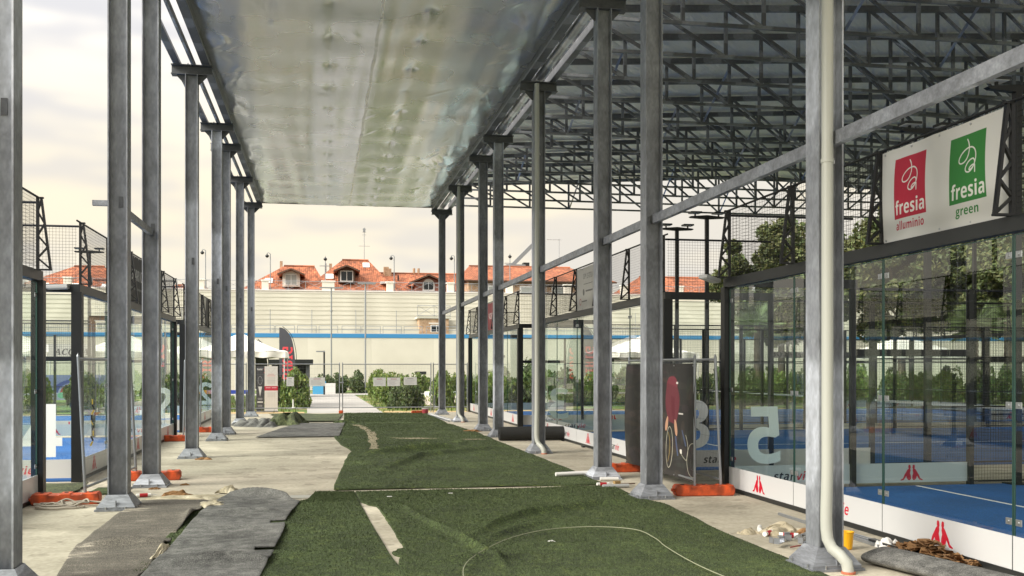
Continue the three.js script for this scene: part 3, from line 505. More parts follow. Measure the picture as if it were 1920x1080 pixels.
{
  const folds = [ridge([[0.95, 20.3], [1.78, 20.75], [2.3, 21.0], [2.95, 21.45]], 0.1, 0.17), ridge([[1.05, 17.3], [1.5, 18.2], [2.0, 19.5], [3.0, 20.4], [4.0, 21.2]], 0.11, 0.1), ridge([[1.4, 16.4], [1.9, 17.4], [2.4, 18.3]], 0.16, 0.04), ridge([[0.9, 26.9], [2.5, 27.0], [4.0, 27.4]], 0.14, 0.03), ridge([[1.0, 31.2], [2.4, 31.4], [3.7, 31.2]], 0.14, 0.035), ridge([[3.1, 22.2], [3.35, 22.9], [3.2, 23.4]], 0.1, 0.05)];
  const left = piece([[14.5, 0.18], [16, 0.24], [18.5, 0.4], [21.2, 0.62], [22.9, 0.44], [25.4, 0.3], [28, 0.42], [33, 0.7], [38.4, 0.86]]), right = piece([[14.5, 4.35], [16, 4.33], [20, 4.36], [24, 4.28], [26.5, 4.3], [30.8, 4.02], [34, 4.05], [38.4, 4.12]]);
  sheet('turf_carpet', 'large wrinkled green turf carpet across the far half of the corridor', 'turf', steps(14.5, 38.4, 0.07), (z) => left(z) + jag(z, 2, 0.05), (z) => right(z) + jag(z, 1.3, 0.05), (x, z) => folds.reduce((s, f) => s + f(x, z), 0) + wob(x, z, 1.1, 0.03) + wob(x, z, 3.2, 0.01) + 0.008, 0.014, 0, M.turf, 90, undefined, [80000, 0.024, 1.3]);
  const seam = piece([[6.5, 0.8], [8.9, 0.7], [9.5, 0.655], [13.2, 0.495], [14.3, 0.47]]), hole = piece([[6.5, 0.79], [8.9, 0.69], [9.2, 0.72], [9.3, 0.75], [9.42, 0.68], [9.55, 0.665], [9.62, 0.72], [9.72, 0.735], [9.76, 0.81], [10.8, 0.785], [12.7, 0.7], [12.85, 0.62], [13.2, 0.5], [14.3, 0.475]]);
  const near = [ridge([[1.55, 10.2], [2.0, 11.0], [2.6, 11.7], [3.6, 12.2], [4.3, 12.3]], 0.07, 0.085), ridge([[1.6, 9.8], [2.1, 10.5], [2.8, 11.2]], 0.07, 0.06), ridge([[1.0, 12.9], [1.15, 11.6], [1.45, 10.3], [1.6, 9.2], [1.65, 8.6]], 0.055, 0.065), ridge([[1.6, 12.2], [2.3, 12.9], [3.2, 13.3]], 0.14, 0.03), ridge([[1.0, 8.95], [1.4, 9.0], [1.62, 8.9], [1.9, 9.1]], 0.06, 0.05), ridge([[2.2, 9.6], [3.2, 9.4], [4.0, 9.0]], 0.2, 0.025)];
  sheet('turf_carpet', 'wrinkled green turf carpet with a thin cable lying across it, right foreground', 'turf', steps(6.5, 14.26, 0.035), (z) => hole(z) + 0.006 + jag(z, 9, 0.018), (z) => 4.4 + jag(z, 1.3, 0.06) + 0.1 * smooth(10.5, 11.5, z) * smooth(13, 12, z), (x, z) => near.reduce((s, f) => s + f(x, z), 0) + wob(x, z, 1.3, 0.026) + wob(x, z, 4, 0.008) + 0.006, 0.014, 0, M.turf, 140, undefined, [120000, 0.016, 1.0]);
  sheet('turf_carpet', 'flat green turf strip in the foreground left of the torn gap', 'turf', steps(6.5, 14.26, 0.09), (z) => piece([[6.5, -1.75], [13.2, -1.6], [13.26, -0.4], [13.5, -0.2], [14.3, -0.1]])(z), (z) => seam(z) - 0.004, (x, z) => wob(x, z, 1.2, 0.018) + wob(x, z, 4, 0.006) + 0.004, 0.014, 0, M.turf, 46, undefined, [60000, 0.016, 1.0]);
  // grey underlay turned up
  const nick = piece([[6.5, -0.62], [8.7, -0.53], [9.6, -0.47], [9.66, -0.47], [9.67, -0.66], [9.86, -0.66], [9.87, -0.47], [10.85, -0.42], [11.2, -0.42], [11.42, -0.43], [11.43, -0.6], [11.62, -0.6], [11.63, -0.43], [13.2, -0.3], [13.24, -0.31], [13.3, -0.4], [13.85, -0.66], [13.9, -0.72], [14.5, -1.2]]);
  const zsR = steps(6.5, 14.5, 0.06).concat([9.66, 9.67, 9.86, 9.87, 11.42, 11.43, 11.62, 11.63]).sort((a, b) => a - b);
  const curl = [ridge([[-1.2, 14.1], [-0.8, 13.75], [-0.4, 13.4]], 0.12, 0.1), ridge([[-1.4, 9.2], [-0.9, 9.3], [-0.5, 9.2]], 0.13, 0.07), ridge([[-1.3, 12.2], [-0.5, 12.35]], 0.14, 0.045), ridge([[-1.45, 11.0], [-0.9, 11.1], [-0.45, 10.9]], 0.14, 0.035)];
  sheet('underlay_sheet', 'grey underlay sheet with a notched edge lying on the foreground turf', 'underlay', zsR, (z) => piece([[6.5, -1.6], [9, -1.54], [12.68, -1.5], [14.5, -1.24]])(z) + jag(z, 2, 0.04), nick, (x, z) => curl.reduce((s, f) => s + f(x, z), 0) + wob(x, z, 1.4, 0.03) + wob(x, z, 5, 0.008) + 0.012, 0.012, 0.024, M.underlay, 40, 'turned-up underlay sheets');
  sheet('underlay_sheet', 'weathered grey underlay sheet on the concrete at bottom left', 'underlay', steps(6.5, 13.65, 0.08), (z) => piece([[6.5, -1.9], [9, -2.3], [10, -2.44], [11.25, -2.49], [12.5, -2.48], [13.65, -2.42]])(z) + jag(z, 1.5, 0.03), (z) => piece([[6.5, -1.6], [9.5, -1.57], [11, -1.6], [12.68, -1.55], [13.4, -1.5], [13.65, -1.6]])(z) + jag(z, 4, 0.06), (x, z) => ridge([[-2.4, 10.3], [-2.0, 10.4], [-1.55, 10.2]], 0.16, 0.08)(x, z) + ridge([[-1.62, 12.6], [-1.58, 11.6]], 0.06, 0.05)(x, z) + wob(x, z, 1.3, 0.03) + wob(x, z, 5, 0.01) + 0.02, 0.012, 0.003, M.underlayBrown, 36, 'turned-up underlay sheets');
  sheet('underlay_sheet', 'grey underlay sheet lying flat on the concrete in the middle distance', 'underlay', steps(25.6, 31.4, 0.15), (z) => piece([[25.6, -1.72], [28, -1.35], [31.4, -0.72]])(z) + jag(z, 1, 0.05), (z) => piece([[25.6, 0.44], [31.4, 0.72]])(z), (x, z) => wob(x, z, 1, 0.03) + wob(x, z, 3, 0.012) + 0.025, 0.012, 0.002, M.underlay, 30, 'turned-up underlay sheets');
  sheet('turf_piece', 'small flat piece of green turf behind the far grey underlay', 'turf', steps(32.6, 37.9, 0.3), (z) => piece([[32.6, -0.9], [34.5, -1.5], [37.9, -2.0]])(z) + jag(z, 1, 0.2), (z) => piece([[32.6, 0.5], [37.9, 0.82]])(z), (x, z) => wob(x, z, 1, 0.06) + 0.03, 0.014, 0.001, M.turfPale, 20);
  sheet('turf_piece', 'scrap of green turf on the concrete between the left courts', 'turf', steps(14.25, 15.9, 0.2), (z) => -4.75, (z) => piece([[14.25, -3.7], [15.1, -3.55], [15.9, -3.62]])(z) + jag(z, 5, 0.1), (x, z) => wob(x, z, 2, 0.03) + 0.02, 0.014, 0.001, M.turfPale, 12);
  sheet('turf_piece', 'dark turf mat behind the second left column', 'turf', steps(14.6, 15.35, 0.12), (z) => -3.35, (z) => -2.86, (x, z) => wob(x, z, 2, 0.012) + 0.006, 0.016, 0.001, M.turf, 10);
  // worn sandy patches where the pile is gone
  const worn = (name, label, pts, z0, z1, w) => { const c = piece(pts); sheet(name, label, 'sand', steps(z0, z1, 0.12), (z) => c(z) - w * (0.4 + tileNoise(z * 2.1, 3, gW, 64)) * 0.9, (z) => c(z) + w * (0.35 + tileNoise(z * 2.7, 9, gW, 64)), (x, z) => folds.reduce((s, f) => s + f(x, z), 0) + wob(x, z, 1.1, 0.03) + wob(x, z, 3.2, 0.01) + 0.0245, 0.003, 0, M.sandSpill, 8); };
  M.sandSpill = std({ map: tex(256, (i) => { const k = (Math.sin(i * 12.9898) * 43758.5453 % 1) * 16; return [148 + k, 138 + k, 112 + k]; }, 1), roughness: 1 });
  worn('sand_spill', 'pale streak of spilt sand on the far turf carpet', [[21.4, 1.12], [23, 1.2], [25.4, 1.3], [28, 1.28], [30.6, 1.08]], 21.4, 30.6, 0.13);
  worn('sand_spill', 'narrow pale sand line crossing the far turf carpet', [[24.35, 2.5], [24.9, 1.95]], 24.4, 24.75, 0.42);
  worn('sand_spill', 'faint sand mark on the turf near the black roll', [[23.9, 3.9], [24.2, 3.7]], 23.9, 24.15, 0.35);
}
// folded heap of turf by the left columns
function heapGeo(w, d, h, seed, folds) {
  const nx = 60, nz = 40, g = new THREE.PlaneGeometry(w, d, nx, nz).rotateX(-Math.PI / 2), p = g.attributes.position, n = noiseGrid(32, seed), uv = g.attributes.uv;
  for (let i = 0; i < p.count; i++) {
    const x = p.getX(i), z = p.getZ(i), u = x / w + 0.5, v = z / d + 0.5, e = Math.min(u, 1 - u, v, 1 - v);
    let y = h * smooth(0, 0.34, e) * (0.35 + 0.65 * tileNoise(u * 3.1, v * 2.2, n, 32)); y += 0.3 * h * Math.abs(Math.sin(u * folds + 2 * v + 3 * tileNoise(u * 2, v * 4, n, 32))) * smooth(0, 0.08, e); y += 0.12 * h * (tileNoise(u * 14, v * 12, n, 32) - 0.5) * smooth(0, 0.1, e);
    p.setY(i, y); p.setX(i, x + 0.3 * w * (tileNoise(v * 5, u * 2, n, 32) - 0.5)); p.setZ(i, z + 0.4 * d * (tileNoise(u * 5, v * 2 + 8, n, 32) - 0.5)); uv.setXY(i, x, z);
  }
  g.computeVertexNormals(); return g;
}
tag(mesh('turf_heap', heapGeo(1.35, 2.2, 0.26, 3, 13), M.underlay, null, -2.05, 0.001, -31.4), 'crumpled heap of grey underlay beside the far left columns', 'underlay');
tag(mesh('turf_heap', heapGeo(1.3, 1.7, 0.33, 8, 11), M.turfPale, null, -1.15, 0.001, -31.6), 'crumpled heap of dark green turf next to the grey heap', 'turf');
{
  const b = tag(mesh('turf_flap', heapGeo(0.6, 0.5, 0.09, 18, 8), M.turf, null, 0.68, 0.03, -31.8), 'small rucked flap of turf at the corner of the far grey sheet', 'turf');
  const c = tag(mesh('cloth_scrap', heapGeo(1.1, 0.34, 0.045, 21, 9), M.rag, null, -1.85, 0.004, -13.98), 'crumpled beige cloth scrap above the grey underlay on the left', 'cloth');
  tag(mesh('cloth_scrap', heapGeo(0.3, 0.26, 0.09, 25, 6), M.rag, null, -1.36, 0.015, -14.5), 'upright fold of beige backing cloth at the tip of the underlay', 'cloth');
  tag(mesh('cloth_scrap', heapGeo(0.1, 0.6, 0.045, 27, 6), M.rag, null, -1.56, 0.03, -9.9), 'strip of beige cloth poking out between the two grey sheets', 'cloth');
  tag(mesh('cloth_scrap', heapGeo(0.3, 0.5, 0.05, 29, 5), M.rag, null, -1.44, 0.03, -13.1), 'frayed beige cloth on the green strip between the grey sheets', 'cloth');
}
// rolls of turf
function rollGeo(r, len, turns, squash = 1) {
  const sh = [], inn = []; for (let k = 0; k <= turns * 28; k++) { const a = k / 28 * Math.PI * 2, rr = r * (0.25 + 0.75 * k / (turns * 28)); sh.push([Math.cos(a) * rr, Math.sin(a) * rr]); inn.push([Math.cos(a) * (rr - r * 0.42 / turns), Math.sin(a) * (rr - r * 0.42 / turns)]); }
  return extrude([...sh, ...inn.reverse()], len).scale(1, squash, 1);
}
{
  const t = thing('turf_roll', 'thick black roll of artificial turf lying against the right columns', 'turf roll', [4.36, 0.19, -23.6]);
  const m = mesh('rolled_sheet', rollGeo(0.185, 1.7, 5), M.rubber, t); m.rotation.y = Math.PI / 2; m.rotation.order = 'YXZ';
  const b = thing('turf_roll', 'flattened grey turf roll in the bottom right corner below the leaves', 'turf roll', [5.22, 0.078, -8.3]);
  const rg = rollGeo(0.27, 2.2, 4, 0.27); const p = rg.attributes.position, n = noiseGrid(32, 44); for (let i = 0; i < p.count; i++) { const z = p.getZ(i); p.setY(i, p.getY(i) * (1 + 0.25 * (tileNoise(z * 3, 2, n, 32) - 0.5)) + 0.02 * (tileNoise(z * 4, p.getX(i) * 6, n, 32) - 0.5)); p.setX(i, p.getX(i) * (1 + 0.3 * (tileNoise(z * 2, 6, n, 32) - 0.5))); } rg.computeVertexNormals();
  const r = mesh('rolled_sheet', rg, M.underlay, b); r.rotation.y = 0.2;
}

// ---------------------------------------------------------------- temporary fence panels, their orange feet, the cyclist banner
function fencePanel(a, b, lean, label, H = 1.98, brace = true) {
  const len = Math.hypot(b[0] - a[0], b[1] - a[1]), t = thing('temporary_fence', label, 'fence', [a[0], 0.02, -a[1]], 'temporary fence panels');
  t.rotation.set(lean, Math.atan2(b[1] - a[1], b[0] - a[0]), 0, 'YXZ');
  for (const x of [0, len]) { rod('upright', V(x, 0, 0), V(x, H, 0), 0.021, M.tubeSteel, t, 10); mesh('upright_cap', once('spike', () => new THREE.ConeGeometry(0.024, 0.05, 8)), M.tubeSteel, t, x, H + 0.02, 0); }
  for (const y of [0.2, H - 0.04]) rod('cross_tube', V(0, y, 0), V(len, y, 0), 0.019, M.tubeSteel, t, 10);
  stuff(mesh('wire_grid', gridGeo(q3(len - 0.03), q3(H - 0.26), 0.06, 0.0017, 0.24), M.fenceWire, t, len / 2, 0.21, 0));
  return t;
}
fencePanel([-3.15, 13.7], [-2.98, 16.35], -0.05, 'leaning wire fence panel closing the gap between the near left courts');
const bannerFence = fencePanel([5.3, 13.15], [5.35, 16.3], 0.0, 'wire fence panel behind the dark cyclist banner on the right');
fencePanel([5.68, 13.1], [5.78, 16.1], -0.045, 'leaning bare wire fence panel against the black post of court 5');
fencePanel([-3.42, 24.9], [-3.4, 28.1], 0.02, 'wire fence panel between the two far left courts');
fencePanel([-6.55, 38.8], [-2.95, 38.8], 0, 'end fence panel reaching left past the last left column');
const endFence = fencePanel([-2.87, 38.8], [0.68, 38.8], 0, 'end fence panel across the garden path, left of the double post');
const endFence2 = fencePanel([0.8, 38.8], [4.35, 38.8], 0, 'end fence panel right of the double post, hung with three notices');
fencePanel([4.45, 38.85], [5.85, 38.85], 0, 'short end fence panel beside the farthest right court');
rod('fence_coupler', V(3.52, 1.2, 0), V(3.72, 1.2, 0), 0.03, M.tubeSteel, endFence);
const footGeo = once('foot', () => {
  const s = poly([[-0.4, 0], [0.4, 0], [0.42, 0.03], [0.42, 0.1], [0.4, 0.13], [0.22, 0.13], [0.2, 0.115], [0.08, 0.115], [0.06, 0.13], [-0.06, 0.13], [-0.08, 0.115], [-0.2, 0.115], [-0.22, 0.13], [-0.4, 0.13], [-0.42, 0.1], [-0.42, 0.03]]);
  return extrude(s, 0.2, 0.012).translate(0, 0.013, -0.1);
});
for (const [x, Z, turn, w] of [[-3.4, 13.72, 0.03, 'by the rope at the near left column'], [-2.72, 16.4, 0.05, 'behind the third left column'], [-3.5, 24.9, 0, 'beside the fourth left column'], [-3.4, 28.15, 0, 'farthest in the left row of columns'], [5.42, 13.12, -0.1, 'under the cyclist banner'], [5.3, 16.3, 0.02, 'behind the second and third right columns'], [0.74, 38.8, 1.5, 'under the double post at the garden path'], [3.75, 38.2, 0.1, 'beside the red tub at the far end']]) {
  const t = thing('orange_ballast_block', `orange plastic fence foot ${w}`, 'fence foot', [x, 0, -Z], 'orange fence feet'); t.rotation.y = turn;
  if (Z > 38) t.scale.set(0.55, 0.7, 0.7);
  mesh('block', footGeo, M.orange, t); for (const q of [-0.31, 0, 0.31]) mesh('socket', cylGeo(0.028, 0.028, 0.008, 10), M.ink, t, q, q ? 0.157 : 0.157, 0);
  for (const q of [-0.05, 0.05]) { const m = mesh('knob', cylGeo(0.022, 0.022, 0.03, 10), M.orange, t, -0.445, 0.075, q); m.rotation.z = Math.PI / 2; }
}
{
  const map = canvasTexture(512, 800, (x, w, h) => {
    x.fillStyle = '#2a2826'; x.fillRect(0, 0, w, h); const r = rngOf(4);
    for (let i = 0; i < 90; i++) { x.fillStyle = `rgba(${60 + r() * 30},${54 + r() * 26},${50 + r() * 20},0.25)`; x.beginPath(); x.ellipse(r() * w, r() * h, 20 + r() * 70, 6 + r() * 20, r() * 3, 0, 7); x.fill(); }
    x.save(); x.translate(268, 20); x.scale(0.62, 0.98); x.fillStyle = '#73303a'; x.beginPath(); x.ellipse(150, 140, 62, 70, 0.2, 0, 7); x.fill();
    x.fillStyle = '#642b33'; x.beginPath(); x.moveTo(95, 120); x.bezierCurveTo(60, 260, 90, 340, 120, 400); x.lineTo(190, 420); x.bezierCurveTo(250, 330, 265, 220, 215, 150); x.fill();
    x.fillStyle = '#5c222b'; x.beginPath(); x.moveTo(150, 210); x.lineTo(170, 400); x.lineTo(190, 400); x.lineTo(185, 220); x.fill();
    x.fillStyle = '#c9c4bc'; x.fillRect(196, 110, 24, 16); x.fillRect(236, 330, 44, 10);
    x.fillStyle = '#b58a70'; x.beginPath(); x.ellipse(196, 440, 16, 60, -0.1, 0, 7); x.fill(); x.beginPath(); x.ellipse(96, 420, 14, 56, 0.2, 0, 7); x.fill();
    x.strokeStyle = '#46506a'; x.lineWidth = 14; x.beginPath(); x.moveTo(190, 500); x.lineTo(210, 640); x.moveTo(265, 450); x.lineTo(300, 560); x.stroke();
    x.strokeStyle = '#a9a594'; x.lineWidth = 5; const wheel = (cx, cy, rx, ry) => { x.beginPath(); x.ellipse(cx, cy, rx, ry, 0.05, 0, 7); x.stroke(); };
    wheel(120, 590, 34, 150); wheel(360, 650, 52, 118); x.lineWidth = 5; x.beginPath(); x.moveTo(300, 480); x.bezierCurveTo(330, 560, 320, 620, 300, 660); x.bezierCurveTo(260, 640, 240, 620, 226, 600); x.stroke();
    x.strokeStyle = '#8f7a44'; x.lineWidth = 5; x.beginPath(); x.moveTo(110, 480); x.bezierCurveTo(140, 540, 130, 640, 104, 700); x.stroke();
    x.fillStyle = '#d6d2c6'; x.fillRect(230, 590, 22, 30); x.restore(); x.fillRect(360, 24, 60, 7); x.fillRect(450, 22, 30, 6);
  });
  const b = thing('cyclist_banner', 'dark banner printed with a cyclist in red tied to the right fence', 'banner', [5.27, 1.04, -14.65]);
  const m = hangBanner(b, [0, 0, 0], -Math.PI / 2, 3.05, 1.72, map, 13, 'printed_cloth', 0.05); m.scale.x = -1; m.scale.x = 1;
  b.rotation.y = 0.0159;
}

// ---------------------------------------------------------------- small things lying about
const dust = (name, label, category, geo, mat, x, y, Z, rx = 0, ry = 0, rz = 0) => { const m = mesh(name, geo, mat, null, x, y, -Z); m.rotation.set(rx, ry, rz, 'YXZ'); return tag(m, label, category); };
{
  const c = [[1.1, 0.05, 6.9], [1.24, 0.06, 8.43], [1.49, 0.06, 9.08], [1.95, 0.055, 9.84], [2.3, 0.06, 10.15], [2.66, 0.055, 10.34], [3.05, 0.06, 10.32], [3.38, 0.055, 10.11], [3.42, 0.055, 9.6], [3.35, 0.06, 9.03], [3.34, 0.055, 8.07], [3.5, 0.05, 6.9]];
  dust('cable', 'thin pale cable looping over the foreground turf', 'cable', tube(c.map(([x, y, z]) => [x, y + 0.012, -z]), 0.005, 140, 6), plain(0x8e9076, 0.6), 0, 0, 0);
  const r = rngOf(31), loops = []; for (let k = 0; k <= 90; k++) { const a = k * 0.42, q = 0.14 + 0.09 * Math.sin(k * 0.37) + 0.04 * r(); loops.push([Math.cos(a) * q * 1.5 + (k > 78 ? (k - 78) * 0.03 : 0), 0.016 + 0.09 * r() * (k / 90), Math.sin(a) * q * 0.8]); }
  dust('rope_coil', 'loose coil of grey rope in front of the left orange foot', 'rope', tube(loops, 0.013, 420, 5), plain(0x9d9486, 0.9), -3.35, 0.002, 13.35);
}
function cartridge(label, x, Z, ry, col) { const t = thing('sealant_tube', label, 'tube', [x, 0.03, -Z], 'sealant tubes'); t.rotation.y = ry; const b = mesh('barrel', cylGeo(0.026, 0.026, 0.2, 14), M.white, t); b.rotation.z = Math.PI / 2; const l = mesh('label_band', cylGeo(0.0265, 0.0265, 0.11, 14), col, t); l.rotation.z = Math.PI / 2; const n = mesh('nozzle', cylGeo(0.004, 0.011, 0.08, 8), M.white, t, 0.14, 0, 0); n.rotation.z = -Math.PI / 2; }
cartridge('red and white sealant tube by the second left column', -2.5, 14.25, 0.3, M.plasticRed);
cartridge('sealant tube beside the second right column base', 4.3, 14.4, 0.1, M.plasticRed);
cartridge('sealant tube lying in the rubble at the downpipe column', 4.82, 9.85, 0.7, M.plasticRed);
dust('wood_offcut', 'short wooden offcut next to the sealant tube at the right column', 'wood', boxGeo(0.1, 0.07, 0.07), plain(0x9a7f52, 0.9), 4.53, 0.036, 14.42, 0, 0.2);
dust('steel_rod', 'rusty rod lying behind the wooden offcut', 'rod', cylGeo(0.009, 0.009, 0.5, 6), M.wood, 4.62, 0.011, 14.52, 0, 0.1, Math.PI / 2);
dust('pipe_length', 'length of white pipe lying at the edge of the turf beside the right columns', 'pipe', cylGeo(0.035, 0.035, 0.62, 14), M.white, 4.14, 0.066, 15.6, 0, 0.12, Math.PI / 2 + 0.02);
dust('pipe_length', 'grey pipe stub in front of the second right column', 'pipe', cylGeo(0.03, 0.03, 0.42, 14), plain(0xa3a5a3, 0.5), 4.42, 0.031, 14.12, 0, 0.05, Math.PI / 2);
dust('pipe_length', 'short white pipe stub by the third right column base', 'pipe', cylGeo(0.03, 0.03, 0.3, 14), M.white, 4.6, 0.031, 15.05, 0, -0.1, Math.PI / 2);
for (let k = 0; k < 3; k++) dust('gutter_profile', ['outermost', 'middle', 'innermost'][k] + ' of three aluminium profiles lying along the far turf edge', 'profile', boxGeo(0.06, 0.05, 4.6), [M.galvBright, M.white, M.galvBright][k], 4.1 + k * 0.085, 0.026, 34.4 + k * 0.2, 0, 0.045 + 0.004 * k);
{
  const t = thing('paint_tub', 'small red and white tub at the far end of the turf', 'tub', [3.98, 0.001, -37.5]);
  mesh('tub_body', cylGeo(0.13, 0.11, 0.2, 18), plain(0x9a3b42, 0.5), t, 0, 0.1, 0); mesh('tub_lid', cylGeo(0.137, 0.137, 0.025, 18), plain(0xa9a1a0, 0.5), t, 0, 0.21, 0);
  dust('cardboard_scrap', 'torn cardboard scrap by the sixth right column', 'cardboard', heapGeo(0.5, 0.2, 0.06, 51, 4), M.cardboard, 4.2, 0.006, 27.0);
  dust('cardboard_scrap', 'brown twigs and scraps beside the beige cloth on the left', 'scraps', heapGeo(0.36, 0.2, 0.08, 53, 9), M.cardboard, -2.05, 0.004, 14.3);
  dust('cardboard_scrap', 'dark scrap on the concrete behind the third left column', 'scrap', heapGeo(0.14, 0.09, 0.03, 54, 5), M.cardboard, -2.12, 0.002, 15.6);
  dust('cardboard_scrap', 'reddish scrap at the foot of the fourth left column', 'scrap', heapGeo(0.3, 0.16, 0.04, 56, 5), M.cardboard, -2.35, 0.002, 19.85);
  dust('cardboard_scrap', 'dark scrap in front of the third left column base', 'scrap', heapGeo(0.16, 0.08, 0.03, 57, 5), M.cardboard, -2.5, 0.002, 15.15);
  dust('paper_scrap', 'white paper scrap on the foreground turf beyond the cable', 'paper', heapGeo(0.09, 0.07, 0.012, 58, 4), M.white, 2.35, 0.03, 9.75);
  dust('paper_scrap', 'tiny white chip on the turf right of the torn gap', 'paper', boxGeo(0.07, 0.006, 0.03), M.white, 0.93, 0.034, 13.5);
  dust('paper_scrap', 'tiny white chip on the turf near the seam of the two carpets', 'paper', boxGeo(0.06, 0.006, 0.035), M.white, 1.82, 0.034, 13.7);
  dust('paper_scrap', 'white scrap on the notched grey underlay', 'paper', boxGeo(0.09, 0.005, 0.05), M.white, -0.55, 0.062, 12.3);
  dust('packing_strip', 'pale grey strip of packing at the corner of the turned underlay', 'strip', boxGeo(0.62, 0.012, 0.3), plain(0xa7a49a, 0.8), -0.46, 0.008, 13.86, 0, 0.03);
}
{ // rubble round the downpipe column
  const cup = thing('yellow_cup', 'yellow plastic cup behind the downpipe column', 'cup', [5.24, 0.003, -8.98]);
  mesh('cup_wall', new THREE.LatheGeometry([[0.001, 0], [0.05, 0], [0.056, 0.01], [0.07, 0.17], [0.078, 0.175], [0.073, 0.18], [0.066, 0.172], [0.05, 0.012], [0.001, 0.01]].map(([x, y]) => new THREE.Vector2(x, y)), 24), M.yellow, cup);
  dust('rag_heap', 'crumpled beige rags in the rubble by the downpipe column', 'rag', heapGeo(0.42, 0.3, 0.1, 61, 9), M.rag, 5.02, 0.002, 10.0, 0, 0.4);
  dust('rag_heap', 'dusty cardboard crumple behind the rags', 'cardboard', heapGeo(0.4, 0.3, 0.12, 62, 8), M.cardboard, 5.28, 0.002, 9.75, 0, 0.9);
  dust('rag_heap', 'flat beige rag at the edge of the turf by the rubble', 'rag', heapGeo(0.2, 0.12, 0.05, 63, 6), M.rag, 4.66, 0.002, 10.0, 0, 0.2);
  const clip = once('clipg', () => merged([bx(0.16, 0.006, 0.06, 0, 0.003), bx(0.006, 0.06, 0.06, -0.08, 0.03), bx(0.006, 0.06, 0.06, 0.08, 0.03), bx(0.05, 0.006, 0.06, 0.06, 0.06)]));
  [[4.72, 9.45, 0.3, 'nearest the turf edge'], [4.92, 9.6, 1.2, 'beside the sealant tube'], [5.0, 9.38, 0.5, 'in front of the rags'], [5.12, 9.5, 2.2, 'closest to the column foot'], [4.62, 9.2, 0.8, 'lying on the turf edge']].forEach(([x, Z, ry, w]) => dust('metal_bracket', 'small bent metal bracket ' + w, 'bracket', clip, M.galvBright, x, x < 4.65 ? 0.045 : 0.004, Z, 0, ry));
  dust('wire_scrap', 'curled reddish wire scrap in front of the rubble', 'wire', tube([[-0.14, 0.01, 0], [-0.05, 0.03, 0.03], [0.02, 0.012, -0.02], [0.1, 0.02, 0.02], [0.16, 0.012, -0.01]], 0.008, 30, 5), plain(0x6a2f28, 0.8), 4.83, 0.006, 9.1);
  for (let k = 0; k < 3; k++) dust('steel_profile', ['longest', 'middle', 'shortest'][k] + ' steel profile lying along the foot of court 5', 'profile', boxGeo(0.03, 0.03, 2.2 - k * 0.5), M.tubeSteel, 5.62 + k * 0.06, 0.017, 10.1 - k * 0.35, 0, 0.02 * k);
  dust('steel_profile', 'black channel profile near the leaf pile at court 5', 'profile', boxGeo(0.07, 0.05, 1.3), M.anthracite, 5.7, 0.027, 8.6, 0, 0.03);
  cartridge('empty sealant tube lying across the beige rags', 4.98, 9.7, -0.5, M.plasticRed); cartridge('sealant tube with a bare white barrel at the rubble edge', 4.86, 10.15, 1.1, M.white);
  dust('wood_offcut', 'small grey wooden block in the rubble by the downpipe column', 'wood', boxGeo(0.12, 0.05, 0.07), plain(0x8a8072, 0.9), 5.14, 0.027, 9.3, 0, 0.6);
  dust('rag_heap', 'grey crumpled cloth between rags and downpipe column', 'rag', heapGeo(0.34, 0.28, 0.11, 64, 8), M.underlay, 5.2, 0.002, 9.55, 0, 0.3);
  dust('pipe_elbow', 'dark pipe elbow lying at the foot of the downpipe column', 'pipe', tube([[-0.1, 0.05, 0], [0, 0.05, 0.02], [0.06, 0.05, 0.07], [0.08, 0.05, 0.14]], 0.036, 20, 10), plain(0x4a4d50, 0.5), 4.98, 0, 9.1);
  const r = rngOf(77), leaves = []; for (let k = 0; k < 190; k++) { const g = new THREE.PlaneGeometry(0.09 + r() * 0.07, 0.05 + r() * 0.05, 2, 1); const p = g.attributes.position; for (let i = 0; i < p.count; i++) p.setZ(i, 0.02 * Math.abs(p.getX(i)) / 0.05 * r()); g.rotateX(-Math.PI / 2 + (r() - 0.5) * 1.4); g.rotateY(r() * 6.3); const u = r() * 2 - 1, v = r() + r() - 1; g.translate(v * 0.16, 0.03 + 0.17 * r() * (1 - Math.abs(u)) * (1 - Math.abs(v)), u * 0.5); leaves.push(g); }
  const lg = merged(leaves); lg.computeVertexNormals(); const pile = tag(mesh('leaf_pile', lg, M.cardboard, null, 5.8, 0.0, -8.42), 'pile of dry brown leaves against the white skirting of court 5', 'leaves'); pile.userData.kind = 'stuff';
  dust('plastic_bag', 'crumpled white plastic bag at the end of the leaf pile', 'bag', heapGeo(0.2, 0.22, 0.12, 66, 6), M.white, 5.72, 0.003, 9.0);
  const ch = once('chock', () => boxGeo(0.06, 0.03, 0.12)); for (const [Z, w] of [[17.6, 'nearest of four'], [19.4, 'second of four'], [21.4, 'third of four'], [23.3, 'farthest of four']]) dust('rubber_chock', `black rubber chock at the foot of court 3, ${w}`, 'chock', ch, M.black, 5.92, 0.016, Z);
}
{ // warning tape hanging on the left fence
  const t = thing('warning_tape', 'yellow and black warning tape hanging on the left fence', 'tape', [-3.12, 0.75, -13.95]);
  for (let k = 0; k < 9; k++) box('tape_stripe', 0.018 + 0.006 * Math.sin(k), 0.07, 0.003, 0.012 * Math.sin(k * 1.4), 0.62 - k * 0.072, 0.004 * (k % 2), k % 2 ? M.ink : plain(0xa8903a, 0.6), t).rotation.z = 0.5 * Math.sin(k * 2.1);
}
